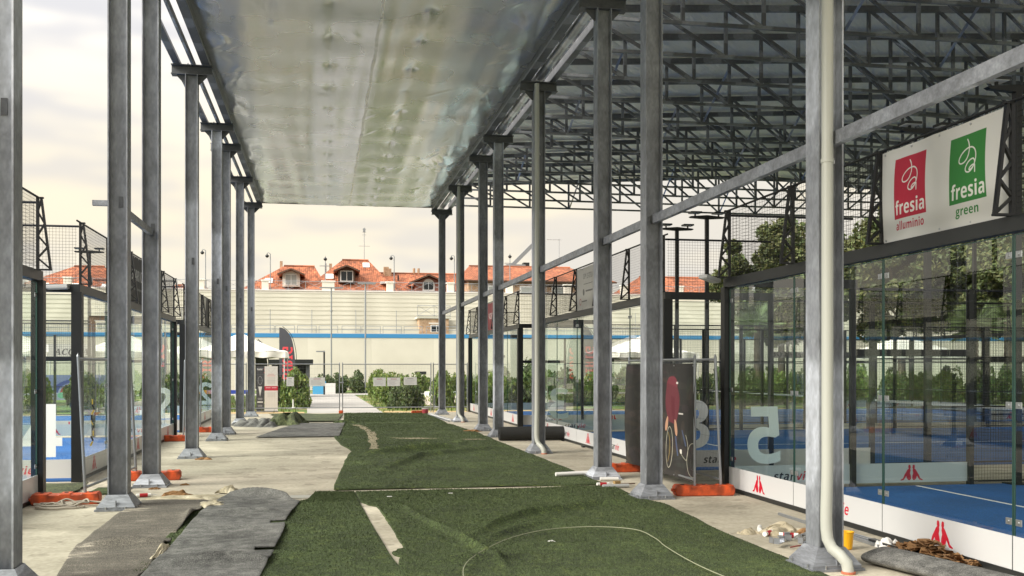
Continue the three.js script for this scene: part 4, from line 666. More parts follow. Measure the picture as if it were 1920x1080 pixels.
// notices tied to the end fence
const notice = (map, x, y, w, h, label) => { const m = box('notice', w, h, 0.004, x, y, -38.77, std({ map, roughness: 0.5, color: 0xffffff }), null); const g = m.geometry = new THREE.BoxGeometry(w, h, 0.004); return tag(m, label, 'notice', 'notices on the end fence'); };
const paper = (seed, red) => canvasTexture(128, 96, (x, w, h) => { x.fillStyle = '#dcdad6'; x.fillRect(0, 0, w, h); const r = rngOf(seed); x.fillStyle = red ? '#b98a92' : '#a7a5a3'; x.fillRect(34, 12, 60, 9); x.fillStyle = '#b5b2b4'; for (let k = 0; k < 7; k++) x.fillRect(14, 30 + k * 8, 60 + r() * 40, 3); });
notice(paper(1, false), -1.25, 1.27, 0.29, 0.36, 'small upright white notice on the fence beside the flag');
notice(paper(2, true), -0.2, 1.26, 0.62, 0.34, 'wide white notice with a pinkish heading on the fence left of the path posts');
notice(paper(3, true), 2.27, 1.25, 0.5, 0.34, 'white notice on the end fence, leftmost of three');
notice(paper(4, true), 2.84, 1.25, 0.52, 0.34, 'white notice on the end fence, middle one of three');
notice(paper(5, false), 3.51, 1.28, 0.53, 0.32, 'white notice on the end fence, rightmost of three');

// ---------------------------------------------------------------- stadium wall, grandstand and promenade behind the garden
{
  const w = thing('stadium_wall', 'long pale plastered wall with a blue band along its top', 'wall', [14, 0, -80]);
  const n = 30; for (let k = 0; k < n; k++) box('wall_panel', 5.194, 4.3, 0.3, -75 + 5.2 * k, 2.1, 0, M.plaster, w);
  box('blue_band', 156, 0.32, 0.36, 0, 4.42, 0, M.bandBlue, w); box('wall_vent', 0.9, 0.24, 0.02, -5.9, 1.35, 0.16, M.anthracite, w); box('wall_vent', 0.5, 0.2, 0.02, 1.0, 2.75, 0.16, M.anthracite, w);
  const g = thing('grandstand', 'tiers of pale concrete seating rising behind the blue-banded wall', 'grandstand', [14, 0, -80.4]);
  for (let k = 0; k < 10; k++) { box('tier', 156, 0.445, 1.4, 0, 4.4 + 0.44 * k, -0.5 - 0.95 * k, M.standStone, g); box('tier_nosing', 156, 0.06, 0.03, 0, 4.6 + 0.44 * k, 0.212 - 0.95 * k, M.standStone, g); }
  box('parapet', 156, 0.5, 0.3, 0, 8.65, -10.4, M.plaster, g); box('parapet_cap', 156, 0.08, 0.42, 0, 8.94, -10.4, M.white, g);
  for (let k = 0; k < 34; k++) {
    const x = -31 + k * 1.75 + (k % 4 === 3 ? 0.12 : 0), t = thing('barrier_rail', 'low grey tubular barrier standing on the grandstand above the blue band', 'barrier', [x, 4.62, -80.25], 'tubular barriers above the blue band');
    for (const q of [-0.76, 0.76]) rod('leg', V(q, 0, 0), V(q, 0.62, 0), 0.022, M.tubeSteel, t, 5); for (const y of [0.34, 0.62]) rod('rail', V(-0.76, y, 0), V(0.76, y, 0), 0.022, M.tubeSteel, t, 5);
    if (k % 2) { const p = thing('stand_post', 'thin grey post standing among the lower seating tiers', 'post', [x + 0.4, 4.6, -81.0], 'thin posts on the seating tiers'); mesh('shaft', cylGeo(0.03, 0.03, 2.0, 6), M.tubeSteel, p, 0, 1.0, 0); }
  }
  for (let k = -5; k < 9; k++) {
    const x = 0.55 + 5.75 * k, wide = k === 0 ? 1.15 : 0.62, t = thing('promenade_pier', k === 0 ? 'wide white masonry pier on the promenade, broader than the others' : 'narrow white masonry pier on the promenade above the seating tiers', 'pier', [x, 8.95, -91], 'piers on the promenade');
    box('shaft', wide, 0.85, 0.6, 0, 0.43, 0, M.plaster, t); box('cap', wide + 0.16, 0.1, 0.75, 0, 0.9, 0, M.white, t);
    const r = thing('promenade_railing', 'thin grey cross-braced railing between two white piers on the promenade', 'railing', [x + 2.88, 8.98, -91], 'railings on the promenade');
    for (const y of [0.08, 0.85]) rod('rail', V(-2.4, y, 0), V(2.4, y, 0), 0.024, M.tubeSteel, r, 5);
    for (let q = 0; q < 3; q++) { const a = -2.4 + q * 1.6; rod('rail_post', V(a, 0, 0), V(a, 0.85, 0), 0.024, M.tubeSteel, r, 5); rod('cross', V(a, 0.08, 0), V(a + 1.6, 0.85, 0), 0.014, M.tubeSteel, r, 4); rod('cross', V(a, 0.85, 0), V(a + 1.6, 0.08, 0), 0.014, M.tubeSteel, r, 4); }
  }
  const v = thing('stair_house', 'small brick stair house with a railed terrace let into the grandstand', 'building', [9.35, 4.6, -82]);
  box('wall', 2.5, 1.35, 2.0, 0, 0.68, 0, M.brick, v); box('terrace_slab', 2.9, 0.14, 2.2, 0, 1.43, 0, M.standStone, v); const wf = box('window', 1.0, 0.62, 0.06, 0.2, 0.5, 1.0, M.white, v); box('pane', 0.4, 0.5, 0.03, -0.23, 0, 0.03, M.windowGlass, wf); box('pane', 0.4, 0.5, 0.03, 0.23, 0, 0.03, M.windowGlass, wf); box('lintel', 1.3, 0.1, 0.06, 0.2, 0.95, 1.0, M.plaster, v);
  for (const y of [1.6, 2.45]) rod('railing', V(-1.4, y, 1.0), V(1.4, y, 1.0), 0.022, M.tubeSteel, v, 5); for (const x of [-1.4, 0, 1.4]) rod('railing_post', V(x, 1.5, 1.0), V(x, 2.45, 1.0), 0.022, M.tubeSteel, v, 5); for (const x of [-1.4, 0]) { rod('railing_cross', V(x, 1.6, 1.0), V(x + 1.4, 2.45, 1.0), 0.014, M.tubeSteel, v, 4); rod('railing_cross', V(x, 2.45, 1.0), V(x + 1.4, 1.6, 1.0), 0.014, M.tubeSteel, v, 4); }
}

// ---------------------------------------------------------------- tiled houses behind
function roofGeo(x0, x1, zf, zb, ye, yr, r0, r1) {       // hipped or gabled roof: ridge from r0 to r1 at the middle depth
  const zm = (zf + zb) / 2, P = { a: [x0, ye, zf], b: [x1, ye, zf], c: [x1, ye, zb], d: [x0, ye, zb], e: [r0, yr, zm], f: [r1, yr, zm] }, pos = [], uv = [];
  const sl = Math.hypot(yr - ye, zm - zf), tri = (p, q, r, side) => [p, q, r].forEach((k) => { const v = P[k]; pos.push(...v); const up = (v[1] - ye) / (yr - ye || 1) * sl; uv.push(side ? v[2] : v[0], up); });
  tri('a', 'b', 'f'); tri('a', 'f', 'e'); tri('c', 'd', 'e'); tri('c', 'e', 'f'); tri('b', 'c', 'f', 1); tri('d', 'a', 'e', 1);
  const g = new THREE.BufferGeometry(); g.setAttribute('position', new THREE.Float32BufferAttribute(pos, 3)); g.setAttribute('uv', new THREE.Float32BufferAttribute(uv, 2)); g.computeVertexNormals(); return g;
}
function dormer(h, x, y, z, w, hh, wallMat, winW, winH, arched) {
  const d = new THREE.Group(); d.name = 'dormer'; d.position.set(x, y, z); h.add(d);
  box('cheek_wall', w, hh, 3, 0, hh / 2, -1.5, wallMat, d);
  mesh('dormer_gable', extrude([[-w / 2, 0], [w / 2, 0], [0, w * 0.2]], 3), wallMat, d, 0, hh, -3);
  for (const s of [-1, 1]) { const m = bar('dormer_roof', V(0, hh + w * 0.26, -1.2), V(s * w * 0.78, hh + w * 0.26 - w * 0.78 * 0.42, -1.2), 0.1, 3.6, M.roofTile, d); bar('bargeboard', V(0, hh + w * 0.26, 0.62), V(s * w * 0.78, hh + w * 0.26 - w * 0.78 * 0.42, 0.62), 0.16, 0.06, M.wood, d); }
  if (arched) { const s = new THREE.Shape(); s.moveTo(-winW / 2, 0); s.lineTo(winW / 2, 0); s.lineTo(winW / 2, winH * 0.5); s.absarc(0, winH * 0.5, winW / 2, 0, Math.PI); s.lineTo(-winW / 2, 0); mesh('window_frame', extrude(s, 0.06), M.white, d, 0, 0.2, 0); for (const q of [-1, 1]) box('window_pane', winW * 0.36, winH * 0.62, 0.03, q * winW * 0.21, 0.2 + winH * 0.42, 0.06, M.windowGlass, d); return; }
  box('window_frame', winW, winH, 0.06, 0, 0.12 + winH / 2, 0.03, M.white, d); for (const q of [-1, 1]) box('window_pane', winW * 0.4, winH * 0.84, 0.03, q * winW * 0.23, 0.12 + winH / 2, 0.06, arched === false ? M.windowGlass : M.paleGlass, d);
}
M.paleGlass = plain(0x9da09a, 0.15);
function house(label, x0, x1, zf, zb, yb, ye, yr, r0, r1, wall, extra) {
  const h = thing('tiled_house', label, 'house', [(x0 + x1) / 2, 0, -(zf + zb) / 2], 'tiled houses behind the grandstand'), cx = (x0 + x1) / 2, cz = (zf + zb) / 2;
  box('wall', x1 - x0 - 0.8, ye, zb - zf - 0.8, 0, ye / 2, 0, wall, h);
  const roof = mesh('roof', roofGeo(x0 - cx, x1 - cx, cz - zf, cz - zb, ye, yr, r0 - cx, r1 - cx), M.roofTile, h); rod('ridge_cap', V(r0 - cx, yr, 0), V(r1 - cx, yr, 0), 0.14, M.roofTile, roof, 6); box('eaves_fascia', x1 - x0, 0.14, 0.1, 0, ye - 0.07, cz - zf - 0.05, M.wood, h);
  const sl = (yr - ye) / ((zb - zf) / 2), X = (x) => x - cx, onRoof = (y) => cz - zf - (y - ye) / sl;
  extra?.(h, X, onRoof, roof, sl); return h;
}
const chimney = (roof, x, y, z, w, hh, mat) => { box('chimney', w, hh, w, x, y, z, mat, roof); };
const skylight = (roof, x, y, z, sl, w = 0.8) => { const m = box('skylight', w, 0.06, 1.1, x, y + 0.08, z, M.white, roof); m.rotation.x = Math.atan(sl); const p = m; };
house('hipped tiled house with a white dormer window, left of the twin-dormer house', -9.5, 1.2, 97, 111, 0, 8.6, 12.55, -4.0, -0.8, M.plaster, (h, X, on, roof, sl) => { dormer(h, X(-3.1), 9.95, on(9.95) + 0.6, 1.7, 1.3, M.plaster, 1.25, 1.15); chimney(roof, X(-4.3), 12.6, -0.4, 0.28, 1.0, M.brick); chimney(roof, X(0.9), 12.3, -2, 0.3, 1.6, M.brick); rod('flue', V(X(0.35), 10.6, 1.6), V(X(0.35), 12.75, 1.6), 0.09, M.tubeSteel, roof); skylight(roof, X(-5.4), 10.6, on(10.6), sl); });
house('big hipped tiled house with an open dark dormer and skylights', -2.9, 8.3, 96, 112, 0, 8.6, 13.3, 2.1, 4.9, M.plaster, (h, X, on, roof, sl) => { dormer(h, X(2.45), 10.4, on(10.4) + 0.6, 1.7, 1.25, M.wood, 1.3, 1.1, false); skylight(roof, X(0.75), 11.1, on(11.1), sl); skylight(roof, X(4.6), 12.6, on(12.6), sl, 0.7); box('roof_hatch', 1.5, 0.2, 0.9, X(6.6), 10.45, on(10.1), M.white, roof); chimney(roof, X(7.1), 11.6, -1.5, 0.7, 2.0, M.brick); });
house('long low tiled house with an arched attic window', 5.6, 15.9, 98, 114, 0, 8.4, 12.15, 5.9, 15.5, M.pinkWall, (h, X, on, roof, sl) => { dormer(h, X(10.9), 9.55, on(9.55) + 1.0, 2.6, 1.15, M.pinkWall, 1.25, 1.25, true); chimney(roof, X(6.9), 12.2, 0.4, 0.55, 1.2, M.brick); for (const q of [10.0, 10.5]) rod('flue', V(X(q), 12.0, 0), V(X(q), 12.75, 0), 0.14, M.brick, roof); box('vent_slot', 0.15, 0.9, 0.12, X(8.1), 11.3, on(11.2), M.ink, roof); });
house('brick and plaster house with a pale gable and long tiled roof', 14.4, 30.5, 97, 113, 0, 10.75, 13.0, 16.0, 27.5, M.brick, (h, X, on, roof) => { for (let k = 0; k < 4; k++) { const w = box('window', 1.5, 1.3, 0.08, X(17.5 + k * 3.4), 9.6, 7.65, M.white, h); box('pane', 1.2, 1.0, 0.03, 0, 0, 0.04, M.paleGlass, w); } chimney(roof, X(24), 13.1, 0, 0.6, 1.0, M.brick); });
house('hipped tiled house far left behind the mesh of court 4', -30.5, -18.5, 98, 114, 0, 9.0, 12.35, -25.5, -22.5, M.plaster, (h, X, on, roof, sl) => { for (const q of [-27, -24, -21]) skylight(roof, X(q), 9.8, on(9.8), sl, 1.0); });
house('plain tiled house right of the brick house, seen between the trusses and mesh', 33, 47, 99, 113, 0, 9.6, 12.2, 36, 44, M.plaster);
house('small tiled roof between the left houses', -17.5, -10.2, 101, 113, 0, 8.6, 10.6, -15.5, -12.5, M.plaster);
{
  const t = thing('truck_crane', 'grey crane boom raised behind the brick house roof', 'crane', [24.6, 13.0, -126]);
  bar('boom', V(0.4, 2.4, 0), V(3.4, 5.4, 0), 0.5, 0.5, M.tubeSteel, t); bar('boom_tip', V(3.4, 5.4, 0), V(4.4, 4.9, 0), 0.35, 0.35, M.tubeSteel, t); box('cab', 2.6, 1.2, 1.6, 0.8, 1.9, 0, M.tubeSteel, t); box('winch', 0.8, 1.6, 1, 2.3, 2.0, 0, M.anthracite, t); box('mast_base', 1.5, 15, 1.5, 0.8, -6, 0, M.tubeSteel, t); box('outrigger_beam', 6, 0.3, 0.5, -1.5, 1.6, 0, M.tubeSteel, t);
}
{
  const a = thing('roof_aerial', 'tall thin aerial mast on the big hipped roof', 'aerial', [4.45, 13.25, -104]); rod('pole', V(0, 0, 0), V(0, 3.6, 0), 0.035, M.tubeSteel, a, 6); for (const [y, w] of [[1.6, 0.6], [2.8, 0.2], [3.1, 0.2], [3.4, 0.2]]) rod('element', V(-w, y, 0), V(w, y, 0), 0.02, M.tubeSteel, a, 4); box('receiver', 0.25, 0.4, 0.2, 0, 3.3, 0, M.tubeSteel, a);
  const b = thing('roof_aerial', 'thin television aerial on the brick house roof', 'aerial', [26, 12.9, -104]); rod('pole', V(0, 0, 0), V(0, 3.2, 0), 0.03, M.tubeSteel, b, 6); rod('element', V(-1.4, 3.1, 0), V(0.3, 3.1, 0), 0.02, M.tubeSteel, b, 4); for (let k = 0; k < 5; k++) rod('element', V(-1.3 + k * 0.3, 3.1, -0.3), V(-1.3 + k * 0.3, 3.1, 0.3), 0.015, M.tubeSteel, b, 4);
  const lamp = (x, y, double, label) => {
    const t = thing('promenade_lamp', label, 'street lamp', [x, 8.6, -95], 'lamps on the promenade'); rod('pole', V(0, 0, 0), V(0, y - 8.6 + 0.1, 0), 0.045, M.tubeSteel, t, 8);
    const o = double ? 0 : -0.3; if (!double) mesh('arm', tube([[0, y - 8.6, 0], [-0.08, y - 8.45, 0], [-0.25, y - 8.42, 0], [-0.3, y - 8.55, 0]], 0.03, 14, 5), M.tubeSteel, t);
    mesh('lantern', once('lantern', () => new THREE.LatheGeometry([[0.001, -0.16], [0.12, -0.1], [0.18, 0], [0.19, 0.05], [0.1, 0.14], [0.04, 0.2], [0.02, 0.3], [0.001, 0.34]].map(([p, q]) => new THREE.Vector2(p, q)), 14)), M.anthracite, t, o, y - 8.75, 0); if (double) box('cross_shelf', 1.1, 0.06, 0.12, 0, y - 9.4, 0, M.tubeSteel, t);
  };
  [[-4.95, 12.7, 0, 'slim single street lamp left of the white dormer house ridge'], [0.3, 12.5, 1, 'street lamp with a cross shelf above the wide promenade pier'], [7.0, 12.7, 0, 'slim street lamp right of the big hipped roof'], [13.0, 12.8, 0, 'slim street lamp left of the brick house gable'], [18.65, 13.1, 1, 'street lamp with a cross shelf in front of the brick house'], [-11.0, 12.9, 0, 'slim street lamp seen between the left columns'], [-19.3, 12.9, 1, 'street lamp with a cross shelf between the near left columns'], [33, 13.2, 0, 'slim street lamp seen through the mesh right of the trusses']].forEach((l) => lamp(...l));
  const tall = thing('park_lamp', 'tall slim lamp post in front of the pale wall, double head', 'lamp post', [3.08, -0.05, -70]); rod('pole', V(0, 0, 0), V(0, 7.9, 0), 0.06, M.tubeSteel, tall, 8); box('head', 1.3, 0.1, 0.25, 0.1, 7.95, 0, M.tubeSteel, tall);
  const t2 = thing('park_lamp', 'tall slim lamp post rising beside the wide pier', 'lamp post', [0.72, -0.05, -78]); rod('pole', V(0, 0, 0), V(0, 8.3, 0), 0.06, M.tubeSteel, t2, 8); box('head', 1.9, 0.1, 0.25, 0, 8.25, 0, M.tubeSteel, t2); mesh('collar', cylGeo(0.1, 0.1, 0.15, 8), M.tubeSteel, t2, 0, 6.4, 0);
  const s = thing('path_lamp', 'short path lamp with a flat head beside the garden path', 'lamp post', [0.13, -0.05, -66.2]); rod('pole', V(0, 0, 0), V(0, 3.0, 0), 0.06, M.anthracite, s, 8); box('head', 0.6, 0.08, 0.2, -0.24, 2.95, 0, M.tubeSteel, s);
}

// ---------------------------------------------------------------- garden: pool, pavilion, tents, flags, totems
{
  struct('pool_deck', extrudeGround([[4.4, 47.5], [16, 46], [20, 66], [7.2, 66]]), plain(0xb8aa9b, 0.9), 0, -0.05, 0);
  const p = thing('swimming_pool', 'shallow pool with white coping and pale turquoise water', 'pool', [11, -0.04, -57]);
  for (const [w, d, x, z] of [[9, 0.5, 0, 4.5], [9, 0.5, 0, -4.5], [0.5, 8.5, -4.25, 0], [0.5, 8.5, 4.25, 0]]) box('coping', w, 0.3, d, x, 0.15, z, M.white, p);
  box('water', 8, 0.02, 8.5, 0, 0.2, 0, std({ color: 0x8cc4c6, roughness: 0.06 }), p);
}
{
  const t = thing('dark_pavilion', 'dark flat-roofed garden pavilion behind the flag', 'pavilion', [-1.95, -0.05, -62.5]);
  box('roof_slab', 2.75, 0.34, 2.6, 0, 2.2, 0, M.anthracite, t); box('side_wall', 0.22, 2.05, 2.2, 1.05, 1.03, 0, plain(0x4c4f50, 0.7), t); box('side_wall', 0.22, 2.05, 2.2, -1.05, 1.03, 0, plain(0x4c4f50, 0.7), t); box('back_wall', 1.9, 2.05, 0.1, 0, 1.03, -0.95, M.anthracite, t);
  const mural = thing('painted_board', 'low painted board in blue and white beside the pavilion', 'board', [-0.2, -0.05, -67.5]); box('blue_panel', 0.9, 0.9, 0.06, 0, 0.45, 0, plain(0x4aa3d0, 0.6), mural); box('white_panel', 0.7, 0.75, 0.06, 0.75, 0.4, 0.01, M.white, mural);
}
function tent(x, Z, w, label, turn = 0) {
  const t = thing('party_tent', label, 'tent', [x, -0.05, -Z], 'white party tents'); t.rotation.y = turn;
  const n = 16, pos = [], idx = []; for (let j = 0; j <= n; j++) for (let i = 0; i <= n; i++) { const u = i / n * 2 - 1, v = j / n * 2 - 1, d = Math.max(Math.abs(u), Math.abs(v)); pos.push(u * w / 2, 2.62 + 0.95 * Math.pow(1 - d, 1.25) - 0.1 * Math.pow(d, 8) * Math.cos(u * 9) * Math.cos(v * 9) * 0.6, v * w / 2); if (i < n && j < n) { const a = j * (n + 1) + i; idx.push(a, a + n + 1, a + 1, a + 1, a + n + 1, a + n + 2); } }
  const g = new THREE.BufferGeometry(); g.setAttribute('position', new THREE.Float32BufferAttribute(pos, 3)); g.setIndex(idx); g.setAttribute('uv', new THREE.Float32BufferAttribute(pos.filter((_, i) => i % 3 !== 1), 2)); g.computeVertexNormals(); mesh('canopy', g, M.canvasWhite, t);
  for (const [a, b] of [[0, 1], [0, -1], [1, 0], [-1, 0]]) { const v = new THREE.PlaneGeometry(w, 0.26, 30, 1), p = v.attributes.position; for (let i = 0; i < p.count; i++) if (p.getY(i) < 0) { p.setZ(i, 0.06 * Math.sin(p.getX(i) * 6)); p.setY(i, -0.13 - 0.05 * Math.abs(Math.sin(p.getX(i) * 4))); } v.computeVertexNormals(); const m = mesh('valance', v, M.canvasWhite, t, a * w / 2, 2.5, b * w / 2); m.rotation.y = a ? Math.PI / 2 : 0; }
  for (const a of [-1, 1]) for (const b of [-1, 1]) rod('leg', V(a * (w / 2 - 0.05), 0, b * (w / 2 - 0.05)), V(a * (w / 2 - 0.05), 2.55, b * (w / 2 - 0.05)), 0.025, M.white, t, 6);
}
tent(-3.9, 48, 4.4, 'white party tent whose corner overlaps the feather flag'); tent(-9.6, 50, 4.6, 'white party tent seen through the glass of left court 4', 0.2); tent(-15.2, 52, 4.6, 'white party tent farthest left, seen through court corner posts', -0.1); tent(-6.9, 57, 4.4, 'white party tent standing behind the other tents'); tent(17, 50, 4.6, 'white party tent on the right seen through court 1', 0.15); tent(30, 46, 4.6, 'white party tent far right seen through court 5 glass', 0.1);
{
  const map = canvasTexture(128, 48, (x, w, h) => { x.fillStyle = '#dedad0'; x.fillRect(0, 0, w, h); x.fillStyle = '#55524e'; x.font = 'italic bold 26px serif'; x.fillText('ACQUA', 14, 34); });
  const m = new THREE.Mesh(new THREE.BoxGeometry(2.0, 0.7, 0.01), std({ map, roughness: 0.8 })); m.name = 'tent_sign'; m.position.set(-11.3, 2.55, -46.5); tag(m, 'cream cloth sign with dark lettering in front of the left tents', 'sign'); 
  const sp = thing('sign_post', 'pair of white posts holding the cream cloth sign', 'post', [-11.3, -0.05, -46.55]); for (const q of [-1, 1]) rod('post', V(q * 0.95, 0, 0), V(q * 0.95, 2.95, 0), 0.025, M.white, sp, 6);
  const play = canvasTexture(256, 128, (x, w, h) => { x.fillStyle = '#7d86b8'; x.fillRect(0, 0, w, h); x.fillStyle = '#aab4d6'; x.fillRect(0, 70, w, 58); x.strokeStyle = '#b0485c'; x.lineWidth = 16; x.beginPath(); x.arc(170, 90, 40, Math.PI, 0); x.stroke(); x.strokeStyle = '#3f4ba0'; x.beginPath(); x.arc(170, 90, 62, Math.PI, 0); x.stroke(); x.fillStyle = '#6fc2a4'; x.beginPath(); x.arc(60, 104, 20, 0, 7); x.fill(); x.beginPath(); x.arc(130, 104, 16, 0, 7); x.fill(); x.fillStyle = '#5b5c66'; x.fillRect(60, 20, 26, 50); });
  const b = thing('painted_hoarding', 'colourful painted hoarding with an arch, seen beside left court 4', 'hoarding', [-11.2, -0.05, -44.5]); const pm = mesh('board', new THREE.BoxGeometry(3.6, 1.1, 0.05), std({ map: play, roughness: 0.6 }), b, 0, 1.0, 0); for (const q of [-1.5, 1.5]) rod('post', V(q, 0, -0.05), V(q, 1.5, -0.05), 0.03, M.tubeSteel, b, 6);
}
function feather(x, Z, h, label, word, turn) {
  const t = thing('feather_flag', label, 'flag', [x, -0.05, -Z]); t.rotation.y = turn; const w = h * 0.21;
  const s = new THREE.Shape(); s.moveTo(-w / 2, h * 0.24); s.lineTo(-w / 2, h * 0.985); s.quadraticCurveTo(-w * 0.1, h * 0.99, w * 0.22, h * 0.86); s.quadraticCurveTo(w * 0.52, h * 0.7, w * 0.5, h * 0.24); s.lineTo(-w / 2, h * 0.24);
  const g = new THREE.ExtrudeGeometry(s, { depth: 0.01, bevelEnabled: false, curveSegments: 14 }); mesh('sail', g, std({ color: 0x4a4b50, roughness: 0.8 }), t);
  mesh('pole', tube([[w * 0.53, 0, 0], [w * 0.55, h * 0.4, 0], [w * 0.5, h * 0.7, 0], [w * 0.2, h * 0.9, 0], [-w * 0.3, h * 1.0, 0]], 0.018, 40, 6), M.anthracite, t);
  const tx = mesh('lettering', flatText(word, w * 0.62), plain(0xe04a50, 0.6), t, w * 0.32, h * 0.52, 0.014); tx.rotation.set(0, 0, Math.PI / 2); tx.scale.y = -1; tx.position.x = -w * 0.3; tx.scale.x = 0.9;
  box('foot', 0.7, 0.03, 0.5, w * 0.5, 0.015, 0, M.anthracite, t);
}
feather(-1.82, 52, 4.05, 'tall dark feather flag with red mirrored lettering behind the end fence', 'BIRIG', 0);
feather(-3.0, 49.5, 3.3, 'smaller dark feather flag half hidden by the last left column', 'B', 0.5);
feather(13.2, 46.5, 4.0, 'dark feather flag with red lettering seen through the glass of court 3', 'BIRIG', 0.2);
feather(-7.4, 46, 4.0, 'dark feather flag with red lettering seen through the glass of left court 2', 'BIRIG', -0.2);
{
  const white = canvasTexture(128, 440, (x, w, h) => { x.fillStyle = '#cfccc6'; x.fillRect(0, 0, w, h); x.fillStyle = '#b5213a'; x.fillRect(0, 196, w, 44); x.fillStyle = '#e5c9cc'; x.fillRect(12, 210, 46, 5); x.fillRect(70, 210, 46, 5); x.fillStyle = '#c58f88'; x.fillRect(24, 92, 80, 7); x.fillRect(36, 76, 56, 6); x.fillStyle = '#a8a49e'; for (let k = 0; k < 6; k++) x.fillRect(26, 112 + k * 12, 78, 4); x.strokeStyle = '#b3afa9'; x.lineWidth = 2; x.beginPath(); x.moveTo(30, 26); x.lineTo(64, 66); x.lineTo(98, 26); x.stroke(); for (let k = 0; k < 5; k++) x.fillRect(26, 262 + k * 10, 78, 3); });
  const dark = canvasTexture(96, 440, (x, w, h) => { x.fillStyle = '#3c3d40'; x.fillRect(0, 0, w, h); x.fillStyle = '#d3d3d1'; x.font = 'bold 26px sans-serif'; x.fillText('Padel', 8, 40); x.strokeStyle = '#8c8d8f'; x.lineWidth = 5; x.beginPath(); x.ellipse(48, 140, 26, 40, 0, 0, 7); x.stroke(); x.fillStyle = '#c9c9c6'; x.beginPath(); x.moveTo(24, 200); x.lineTo(72, 200); x.lineTo(48, 300); x.fill(); x.fillRect(14, 346, 68, 14); x.fillStyle = '#77787a'; x.fillRect(20, 312, 56, 20); x.fillRect(20, 380, 56, 20); });
  for (const [map, x, w, label] of [[white, -2.1, 0.54, 'white pull-up totem with a red band behind the end fence'], [dark, -2.55, 0.31, 'narrow dark pull-up totem next to the white one']]) { const t = thing('display_totem', label, 'totem', [x, -0.05, -41]); mesh('printed_panel', new THREE.BoxGeometry(w, 1.86, 0.02), std({ map, roughness: 0.6 }), t, 0, 1.0, 0); box('base_cassette', w + 0.04, 0.07, 0.2, 0, 0.035, 0, M.tubeSteel, t); }
}
{
  const u = thing('parasol_base', 'white cross-shaped parasol stand on the lawn by the round bush', 'stand', [-1.3, -0.05, -44.4]); box('foot', 0.8, 0.05, 0.12, 0, 0.03, 0, M.white, u); box('foot', 0.12, 0.05, 0.8, 0, 0.04, 0, M.white, u); rod('sleeve', V(0, 0, 0), V(0, 0.42, 0), 0.03, M.white, u);
  const v = thing('parasol_base', 'white parasol stand on the lawn right of the path', 'stand', [5.05, -0.05, -43.5]); box('foot', 1.0, 0.1, 0.2, 0, 0.05, 0, M.white, v); box('foot', 0.2, 0.1, 0.8, 0, 0.055, 0, M.white, v); rod('sleeve', V(0, 0, 0), V(0, 0.6, 0), 0.03, M.tubeSteel, v);
  const c = thing('barrier_bench', 'low yellow and blue barrier behind the far left columns', 'barrier', [-4.4, -0.05, -41.5]); box('board', 1.4, 0.16, 0.06, -0.2, 0.85, 0, M.yellow, c); box('board', 0.9, 0.16, 0.06, 0.95, 0.85, 0, plain(0x2b48b0, 0.5), c); for (const q of [-0.8, 0.4, 1.3]) box('leg', 0.06, 0.85, 0.06, q, 0.42, 0, M.anthracite, c);
}

// ---------------------------------------------------------------- plants
function leafGeo(n, place, size, seed, aspect = 1.8) {        // many small bent leaves
  const r = rngOf(seed), pos = new Float32Array(n * 18), col = new Float32Array(n * 18), a = V(0, 0, 0), u = V(0, 0, 0), v = V(0, 0, 0), k3 = V(0, 0, 0);
  for (let i = 0; i < n; i++) {
    const p = place(r); a.set(p[0], p[1], p[2]); u.set(r() - 0.5, (r() - 0.5) * 0.9, r() - 0.5).normalize(); v.set(r() - 0.5, r() - 0.2, r() - 0.5).cross(u).normalize();
    const s = size * (0.6 + 0.8 * r()); u.multiplyScalar(s * aspect / 2); v.multiplyScalar(s / 2); k3.crossVectors(u, v).normalize().multiplyScalar(s * 0.18);
    const P = [a.x - u.x, a.y - u.y, a.z - u.z, a.x + v.x + k3.x, a.y + v.y + k3.y, a.z + v.z + k3.z, a.x + u.x, a.y + u.y, a.z + u.z, a.x - v.x + k3.x, a.y - v.y + k3.y, a.z - v.z + k3.z];
    const o = [0, 1, 2, 0, 2, 3], h = 0.55 + 0.9 * r(), y = 0.8 + 0.5 * r();
    for (let q = 0; q < 6; q++) { for (let c = 0; c < 3; c++) { pos[i * 18 + q * 3 + c] = P[o[q] * 3 + c]; } col[i * 18 + q * 3] = h * y; col[i * 18 + q * 3 + 1] = h; col[i * 18 + q * 3 + 2] = h * 0.9; }
  }
  const g = new THREE.BufferGeometry(); g.setAttribute('position', new THREE.BufferAttribute(pos, 3)); g.setAttribute('color', new THREE.BufferAttribute(col, 3)); g.computeVertexNormals(); return g;
}
function clumps(r, n, w, h, y0) { const c = []; for (let i = 0; i < n; i++) { const a = r() * 6.283, q = Math.sqrt(r()); c.push([Math.cos(a) * q * w, y0 + h * (0.12 + 0.82 * r()) * (1 - 0.35 * q), Math.sin(a) * q * w, 0.16 + 0.2 * r()]); } return c; }
const bushGeos = [1, 2, 3, 4].map((s) => { const r = rngOf(s * 91), cl = clumps(r, 26, 0.55, 1.0, 0); return leafGeo(2600, (q) => { const c = cl[Math.floor(q() * cl.length)], a = q() * 6.283, z = q() * 2 - 1, m = Math.sqrt(1 - z * z), d = c[3] * Math.cbrt(0.25 + 0.75 * q()); return [c[0] + Math.cos(a) * m * d, Math.max(0.02, c[1] + z * d), c[2] + Math.sin(a) * m * d]; }, 0.085, s * 7 + 1); });
const stemGeo = merged([0, 1, 2, 3, 4].map((k) => rodGeo(V(0.05 * Math.cos(k * 1.3), 0, 0.05 * Math.sin(k * 1.3)), V(0.3 * Math.cos(k * 1.3), 0.75, 0.3 * Math.sin(k * 1.3)), 0.015, 5)));
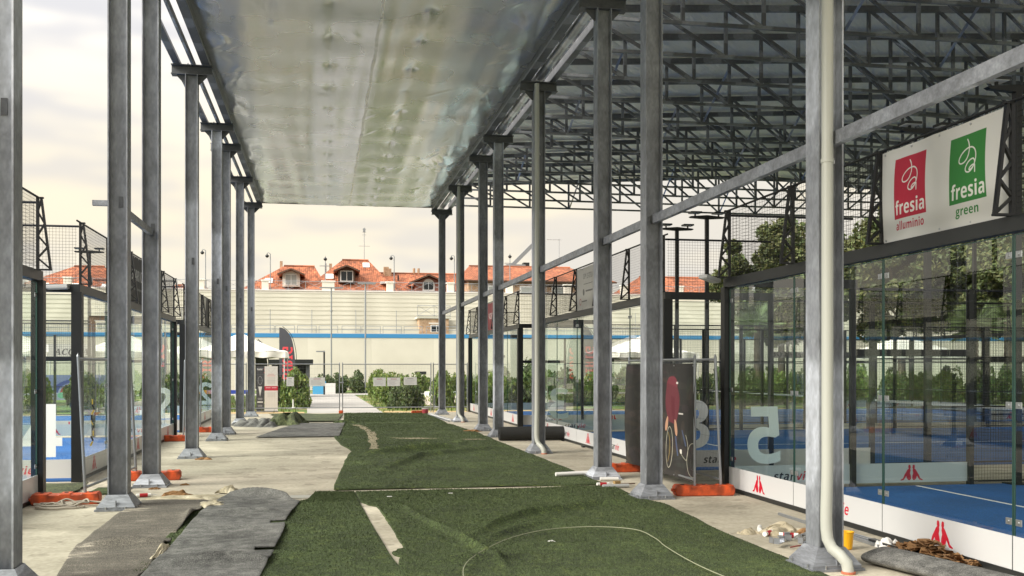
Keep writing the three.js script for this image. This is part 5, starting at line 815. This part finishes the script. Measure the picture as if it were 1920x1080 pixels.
function bush(x, Z, w, h, mat, label, group, k) { const t = thing('garden_bush', label, 'bush', [x, -0.06, -Z], group); const f = mesh('foliage', bushGeos[k % 4], mat, t); f.scale.set(w, h, w); f.rotation.y = k * 1.7; const s = mesh('stems', stemGeo, M.bark, t); s.scale.set(w, h, w); return t; }
let bk = 0;
bush(-1.2, 45.6, 0.95, 1.72, M.leafLight, 'round bright green bush on the lawn below the feather flag', 'garden bushes', bk++);
bush(-2.3, 47.5, 1.0, 1.5, M.leafDark, 'dark bush left of the bright round bush', 'garden bushes', bk++);
[[3.85, 43.2, 0.9, 1.4, 0], [3.35, 43.6, 0.7, 1.3, 0], [3.35, 46.5, 0.85, 1.4, 1], [3.5, 49, 0.9, 1.5, 1], [3.4, 51.5, 0.9, 1.5, 1], [3.5, 54.5, 0.95, 1.55, 1], [3.4, 57.5, 0.95, 1.55, 1], [3.5, 60.5, 0.95, 1.6, 1]].forEach(([x, Z, w, h, l], i) => bush(x, Z, w, h, l ? M.leafLight : M.leafDark, `${l ? 'bright' : 'dark'} green hedge bush on the right of the garden path, ${ORD[i]} from the fence`, 'hedge along the path', bk++));
[[0.0, 70], [1.3, 71], [2.6, 70.5], [4.2, 71], [5.6, 70], [7.2, 71], [8.6, 70], [10.2, 71], [11.8, 70], [13.4, 71], [15, 70], [16.8, 71]].forEach(([x, Z], i) => bush(x, Z, 1.05, 1.55, i > 3 ? M.leafLight : M.leafDark, `bush in the row below the pale wall, ${ORD[i]} from the path`.replace('nearest from', 'first right of'), 'bushes below the pale wall', bk++));
bush(5.6, 44.6, 0.8, 1.85, M.leafLight, 'loose light green shrub between the last right columns', 'garden bushes', bk++); bush(6.9, 45.3, 0.8, 1.6, M.leafLight, 'light shrub just right of the last right column', 'garden bushes', bk++);
for (let i = 0; i < 22; i++) bush(8.6 + i * 1.55, 46.5 - i * 0.12 + 0.4 * Math.sin(i * 2.2), 1.15, 1.9 + 0.2 * Math.sin(i * 1.3), i % 3 ? M.leafDark : M.leafLight, `hedge bush behind the right courts seen through glass, ${ORD[i]} from the corridor`, 'hedge behind the right courts', bk++);
for (let i = 0; i < 12; i++) bush(-5.2 - i * 1.7, 43.4 + 0.5 * Math.sin(i * 2.7), 1.1, 1.75 + 0.2 * Math.sin(i * 1.9), i % 2 ? M.leafDark : M.leafLight, `hedge bush behind the left courts seen through glass, ${ORD[i]} from the corridor`, 'hedge behind the left courts', bk++);
function treeParts(seed, H, spread) {
  const r = rngOf(seed), limbs = [], cl = [], trunkTop = H * 0.4; limbs.push(new THREE.CylinderGeometry(0.16, 0.3, trunkTop, 9).translate(0, trunkTop / 2, 0));
  for (let k = 0; k < 95; k++) { const a = r() * 6.283, z = r() * 2 - 1, m = Math.sqrt(1 - z * z), d = 0.35 + 0.65 * Math.cbrt(r()), w = 0.8 + 0.35 * Math.sin(a * 3 + seed); cl.push([Math.cos(a) * m * d * spread * w, H * 0.64 + z * d * H * 0.33, Math.sin(a) * m * d * spread * w, spread * (0.13 + 0.13 * r())]); }
  for (let k = 0; k < 14; k++) { const c = cl[k * 6]; limbs.push(rodGeo(V(0, trunkTop * (0.8 + 0.2 * r()), 0), V(c[0], c[1], c[2]), 0.05, 5)); }
  return { trunk: merged(limbs), crown: leafGeo(34000, (q) => { const c = cl[Math.floor(q() * cl.length)], a = q() * 6.283, z = q() * 2 - 1, m = Math.sqrt(1 - z * z), d = c[3] * Math.cbrt(0.1 + 0.9 * q()); return [c[0] + Math.cos(a) * m * d, c[1] + z * d * 0.8, c[2] + Math.sin(a) * m * d]; }, 0.2, seed + 5) };
}
const trees = [treeParts(5, 12, 4.2), treeParts(9, 12, 4.6)];
[[30.3, 60, 0, 1.0, 'broad dark tree seen through the mesh above court 5'], [36.5, 56, 1, 1.02, 'broad tree right of the first, seen below the head beam of court 5'], [43, 54, 0, 1.1, 'tall tree behind the sponsor banner'], [40.5, 47.5, 1, 0.95, 'tree at the right edge, seen through court 5 glass'], [52, 52, 0, 1.15, 'tree farthest right behind the hall'], [47, 62, 1, 1.15, 'tree behind the other right-hand trees']].forEach(([x, Z, k, s, label], i) => { const t = thing('leafy_tree', label, 'tree', [x, -0.06, -Z], 'trees right of the hall'); t.scale.setScalar(s); t.rotation.y = i * 1.3; mesh('trunk', trees[k].trunk, M.bark, t); stuff(mesh('crown', trees[k].crown, M.leafTree, t)); });
function palm(x, Z, H, label, seed) {
  const t = thing('palm_tree', label, 'palm', [x, -0.06, -Z], 'palms behind the right courts'), r = rngOf(seed);
  mesh('trunk', new THREE.LatheGeometry(Array.from({ length: 26 }, (_, i) => new THREE.Vector2(0.2 - 0.05 * i / 25 + (i % 2) * 0.025, i / 25 * H)), 12), M.bark, t);
  const blades = []; for (let k = 0; k < 34; k++) { const a = r() * 6.283, el = -0.5 + 1.7 * r(), L = 0.9 + 0.3 * r(), c = V(Math.cos(a) * Math.cos(el), Math.sin(el), Math.sin(a) * Math.cos(el)), side = V(-Math.sin(a), 0, Math.cos(a)), o = c.clone().multiplyScalar(0.6); for (let b = -7; b <= 7; b++) { const d = c.clone().applyAxisAngle(V(0, 1, 0).cross(c).cross(c).normalize(), b * 0.15), e = o.clone().addScaledVector(d, L * (1 - Math.abs(b) * 0.03)); e.y -= 0.12 * Math.abs(b) / 7 + 0.1; const w = d.clone().cross(side).normalize().multiplyScalar(0.02).addScaledVector(side, 0.018), m2 = o.clone().lerp(e, 0.5); blades.push([o, m2.clone().add(w), e, o, e, m2.clone().sub(w)]); } blades.push([V(0, 0, 0), o.clone().addScaledVector(side, 0.02), o.clone().addScaledVector(side, -0.02)]); }
  const pos = [], col = []; blades.forEach((b) => { const h = 0.6 + 0.7 * r(); b.forEach((p) => { pos.push(p.x, p.y + H, p.z); col.push(h, h, h * 0.9); }); });
  const g = new THREE.BufferGeometry(); g.setAttribute('position', new THREE.Float32BufferAttribute(pos, 3)); g.setAttribute('color', new THREE.Float32BufferAttribute(col, 3)); g.computeVertexNormals(); mesh('fronds', g, M.palm, t);
}
palm(23.8, 50, 4.2, 'fan palm seen through the first glass pane of court 5', 3); palm(33.5, 45, 4.0, 'fan palm with a rough trunk seen through the right-hand glass', 4); palm(36.2, 46, 4.3, 'fan palm farthest right behind the court mesh', 6);
// lawn tufts along the path: grass that nobody could count
{
  const r = rngOf(404), n = 2600, g = new THREE.BufferGeometry(); g.setAttribute('position', new THREE.Float32BufferAttribute([-0.02, 0, 0, 0.02, 0, 0, 0.0, 0.16, 0.03], 3)); g.computeVertexNormals();
  const m = new THREE.InstancedMesh(g, new THREE.MeshStandardMaterial({ color: new THREE.Color().setRGB(0.16, 0.2, 0.05), roughness: 1, side: THREE.DoubleSide }), n), o = new THREE.Object3D(); m.name = 'lawn_grass';
  for (let i = 0; i < n; i++) { const left = r() < 0.5; o.position.set(left ? -0.9 - r() * 6 : 2.4 + r() * 5, -0.06, -(40.6 + r() * 22)); o.rotation.y = r() * 6.3; o.scale.setScalar(0.6 + r()); o.updateMatrix(); m.setMatrixAt(i, o.matrix); }
  m.userData = { label: 'grass tufts on the lawn either side of the garden path', category: 'grass', kind: 'stuff' }; scene.add(m);
}

scene.traverse((o) => { if (o.isMesh) { o.castShadow = true; o.receiveShadow = true; } });
renderer.render(scene, camera);
